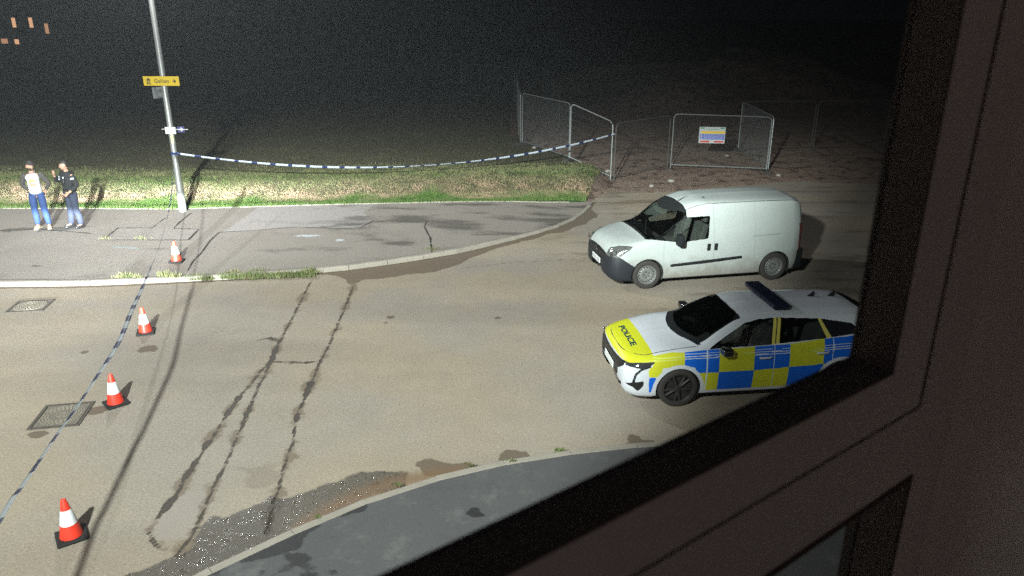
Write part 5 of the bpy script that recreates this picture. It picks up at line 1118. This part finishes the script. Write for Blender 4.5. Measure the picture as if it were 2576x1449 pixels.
disc(.088, .080, 0, 0, 0, 0, ri=.55); disc(.088, .080, 0, .01, 1, .001, .5, 2.6, .2); disc(.075, .022, .015, -.005, 2, .002); disc(.07, .05, -.005, -.045, 3, .0015, math.pi, 2 * math.pi, .3)
pr.put("shirt_print", [M_("print_orange", (.48, .26, .10), .8), M_("print_yellow", (.60, .38, .10), .8), M_("print_pale", (.55, .50, .42), .8), M_("print_brown", (.30, .17, .10), .8)], root, True)

# police officer
J, E = base_pose()
J["elbr"] = (-.30, -.12, 1.22, .046); J["wrir"] = (-.115, -.255, 1.43, .031); J["elbl"] = (.265, .06, 1.14, .046); J["wril"] = (.205, -.14, .99, .032)
J["kneer"] = (-.10, -.03, .50, .058); J["ankr"] = (-.115, -.07, .10, .036); J["calfr"] = (-.11, -.02, .36, .055); J["toer"] = (-.14, -.21, .05, .032); J["kneel"] = (.12, -.01, .5, .058); J["ankl"] = (.135, .05, .10, .036); J["calfl"] = (.13, .03, .36, .055); J["toel"] = (.16, -.09, .05, .032)
for n in "rl": E += chain("sh" + n, "elb" + n, "wri" + n)
hand(J, E, "wrir", "elbr", "r", (.4, .6, .5), 1, .6); hand(J, E, "wril", "elbl", "l", (-.7, .2, .1), -1, .5)
PBn = (G(186, 568, .1) + G(206, 577, .1)) / 2
root, body = person(tuple(PBn), R(-30), "person in a black police uniform with a hand raised to the chin", 1.03, dict(J=J, E=E), None, None)
head_parts(root, body, Vector((0, -.035, 1.645)), R(-22), R(6), M_("short_dark_hair", (.013, .010, .009), .7))
blk_u = M_("black_uniform", (.012, .012, .014), .85, var=.25, vscale=14, bump=.2, bscale=25); nav_u = M_("dark_uniform_trousers", (.030, .036, .062), .9, var=.15, vscale=14, bump=.15, bscale=25)
q = dict(chest=(0, -.005, 1.29, .212, .165), belly=(0, .0, 1.12, .172, .142), hem=(0, .01, .90, .182, .150), neck0=(0, .004, 1.488, .082), up=(0, 0, 1.40, .165, .125))
for n in "rl": q["sh" + n] = (*J["sh" + n][:3], .084)
put("jacket", skin_mesh("jacket", q, chain("chest", "belly", "hem") + [("chest", "up"), ("up", "neck0"), ("up", "shr"), ("up", "shl")], blk_u), root)
for n in "rl":
    q = dict(b=(*J["sh" + n][:3], .082), m=tuple((V3(J["sh" + n][:3]) + V3(J["elb" + n][:3])) / 2) + (.072,), c=(*J["elb" + n][:3], .064), d=tuple(V3(J["elb" + n][:3]) * .15 + V3(J["wri" + n][:3]) * .85) + (.048,))
    put("sleeve", skin_mesh("sleeve", q, chain("b", "m", "c", "d"), blk_u), root)
q = dict(w=(0, .012, 1.0, .130, .105)); E2 = []
for n in "rl":
    q["h" + n] = (*J["hip" + n][:3], .108); q["t" + n] = tuple((V3(J["hip" + n][:3]) + V3(J["knee" + n][:3])) / 2) + (.098,); q["k" + n] = (*J["knee" + n][:3], .084); q["c" + n] = (*J["calf" + n][:3], .082); q["a" + n] = (J["ank" + n][0], J["ank" + n][1], .085, .074); E2 += [("w", "h" + n)] + chain("h" + n, "t" + n, "k" + n, "c" + n, "a" + n)
put("trousers", skin_mesh("trousers", q, E2, nav_u), root)
boot = M_("black_boot", (.02, .02, .022), .35, coat=.4)
for n, yw in (("r", R(-12)), ("l", R(10))): shoe(boot, (J["ank" + n][0], J["ank" + n][1], 0), yw, root, .29)
bt = MB().lathe([(.176, -.03), (.186, -.028), (.186, .028), (.176, .03)], 28)
bt.v = [(x, y * .82, z) for x, y, z in bt.v]; bo = bt.put("belt", M_("black_leather", (.012, .011, .011), .4), root, True, loc=(0, .008, 1.0))
for x, y in ((.16, -.07), (-.15, -.08), (.06, -.15)): MB().box((x, y, -.03), (.07, .05, .12), rz=x * 3).put("pouch", blk_u, bo, bevel=.012)
patch = M_("reflective_patch", (.55, .55, .58), .5)
for (x, y, z, w_, h_) in ((-.085, -.158, 1.37, .05, .045), (-.075, -.172, 1.31, .085, .035), (.09, -.158, 1.36, .04, .05)): MB().box((x, y, z), (w_, .008, h_), rx=-.12, rz=x * 1.5).put("chest_badge", patch, root, bevel=.003)
MB().box((.255, -.03, 1.33), (.010, .075, .045), rz=-.3).put("shoulder_badge", patch, root); MB().box((.08, -.165, 1.27), (.06, .04, .11), rz=.2).put("radio", M_("radio_black", (.02, .02, .02), .4), root, bevel=.01)

# ------------------------------------------------------------------ damp night air
hz = MB().box((0, 40, 14.0), (900, 1000, 30.6)).put("haze", None)
hm = bpy.data.materials.new("damp_air"); hm.use_nodes = True; N = hm.node_tree.nodes; N.remove(N["Principled BSDF"]); pv = N.new("ShaderNodeVolumePrincipled"); pv.inputs["Color"].default_value = (.92, .96, 1, 1); pv.inputs["Density"].default_value = HAZE; pv.inputs["Anisotropy"].default_value = .3
hm.node_tree.links.new(pv.outputs[0], N["Material Output"].inputs["Volume"]); hz.data.materials.clear(); hz.data.materials.append(hm); tag(hz, kind="stuff")
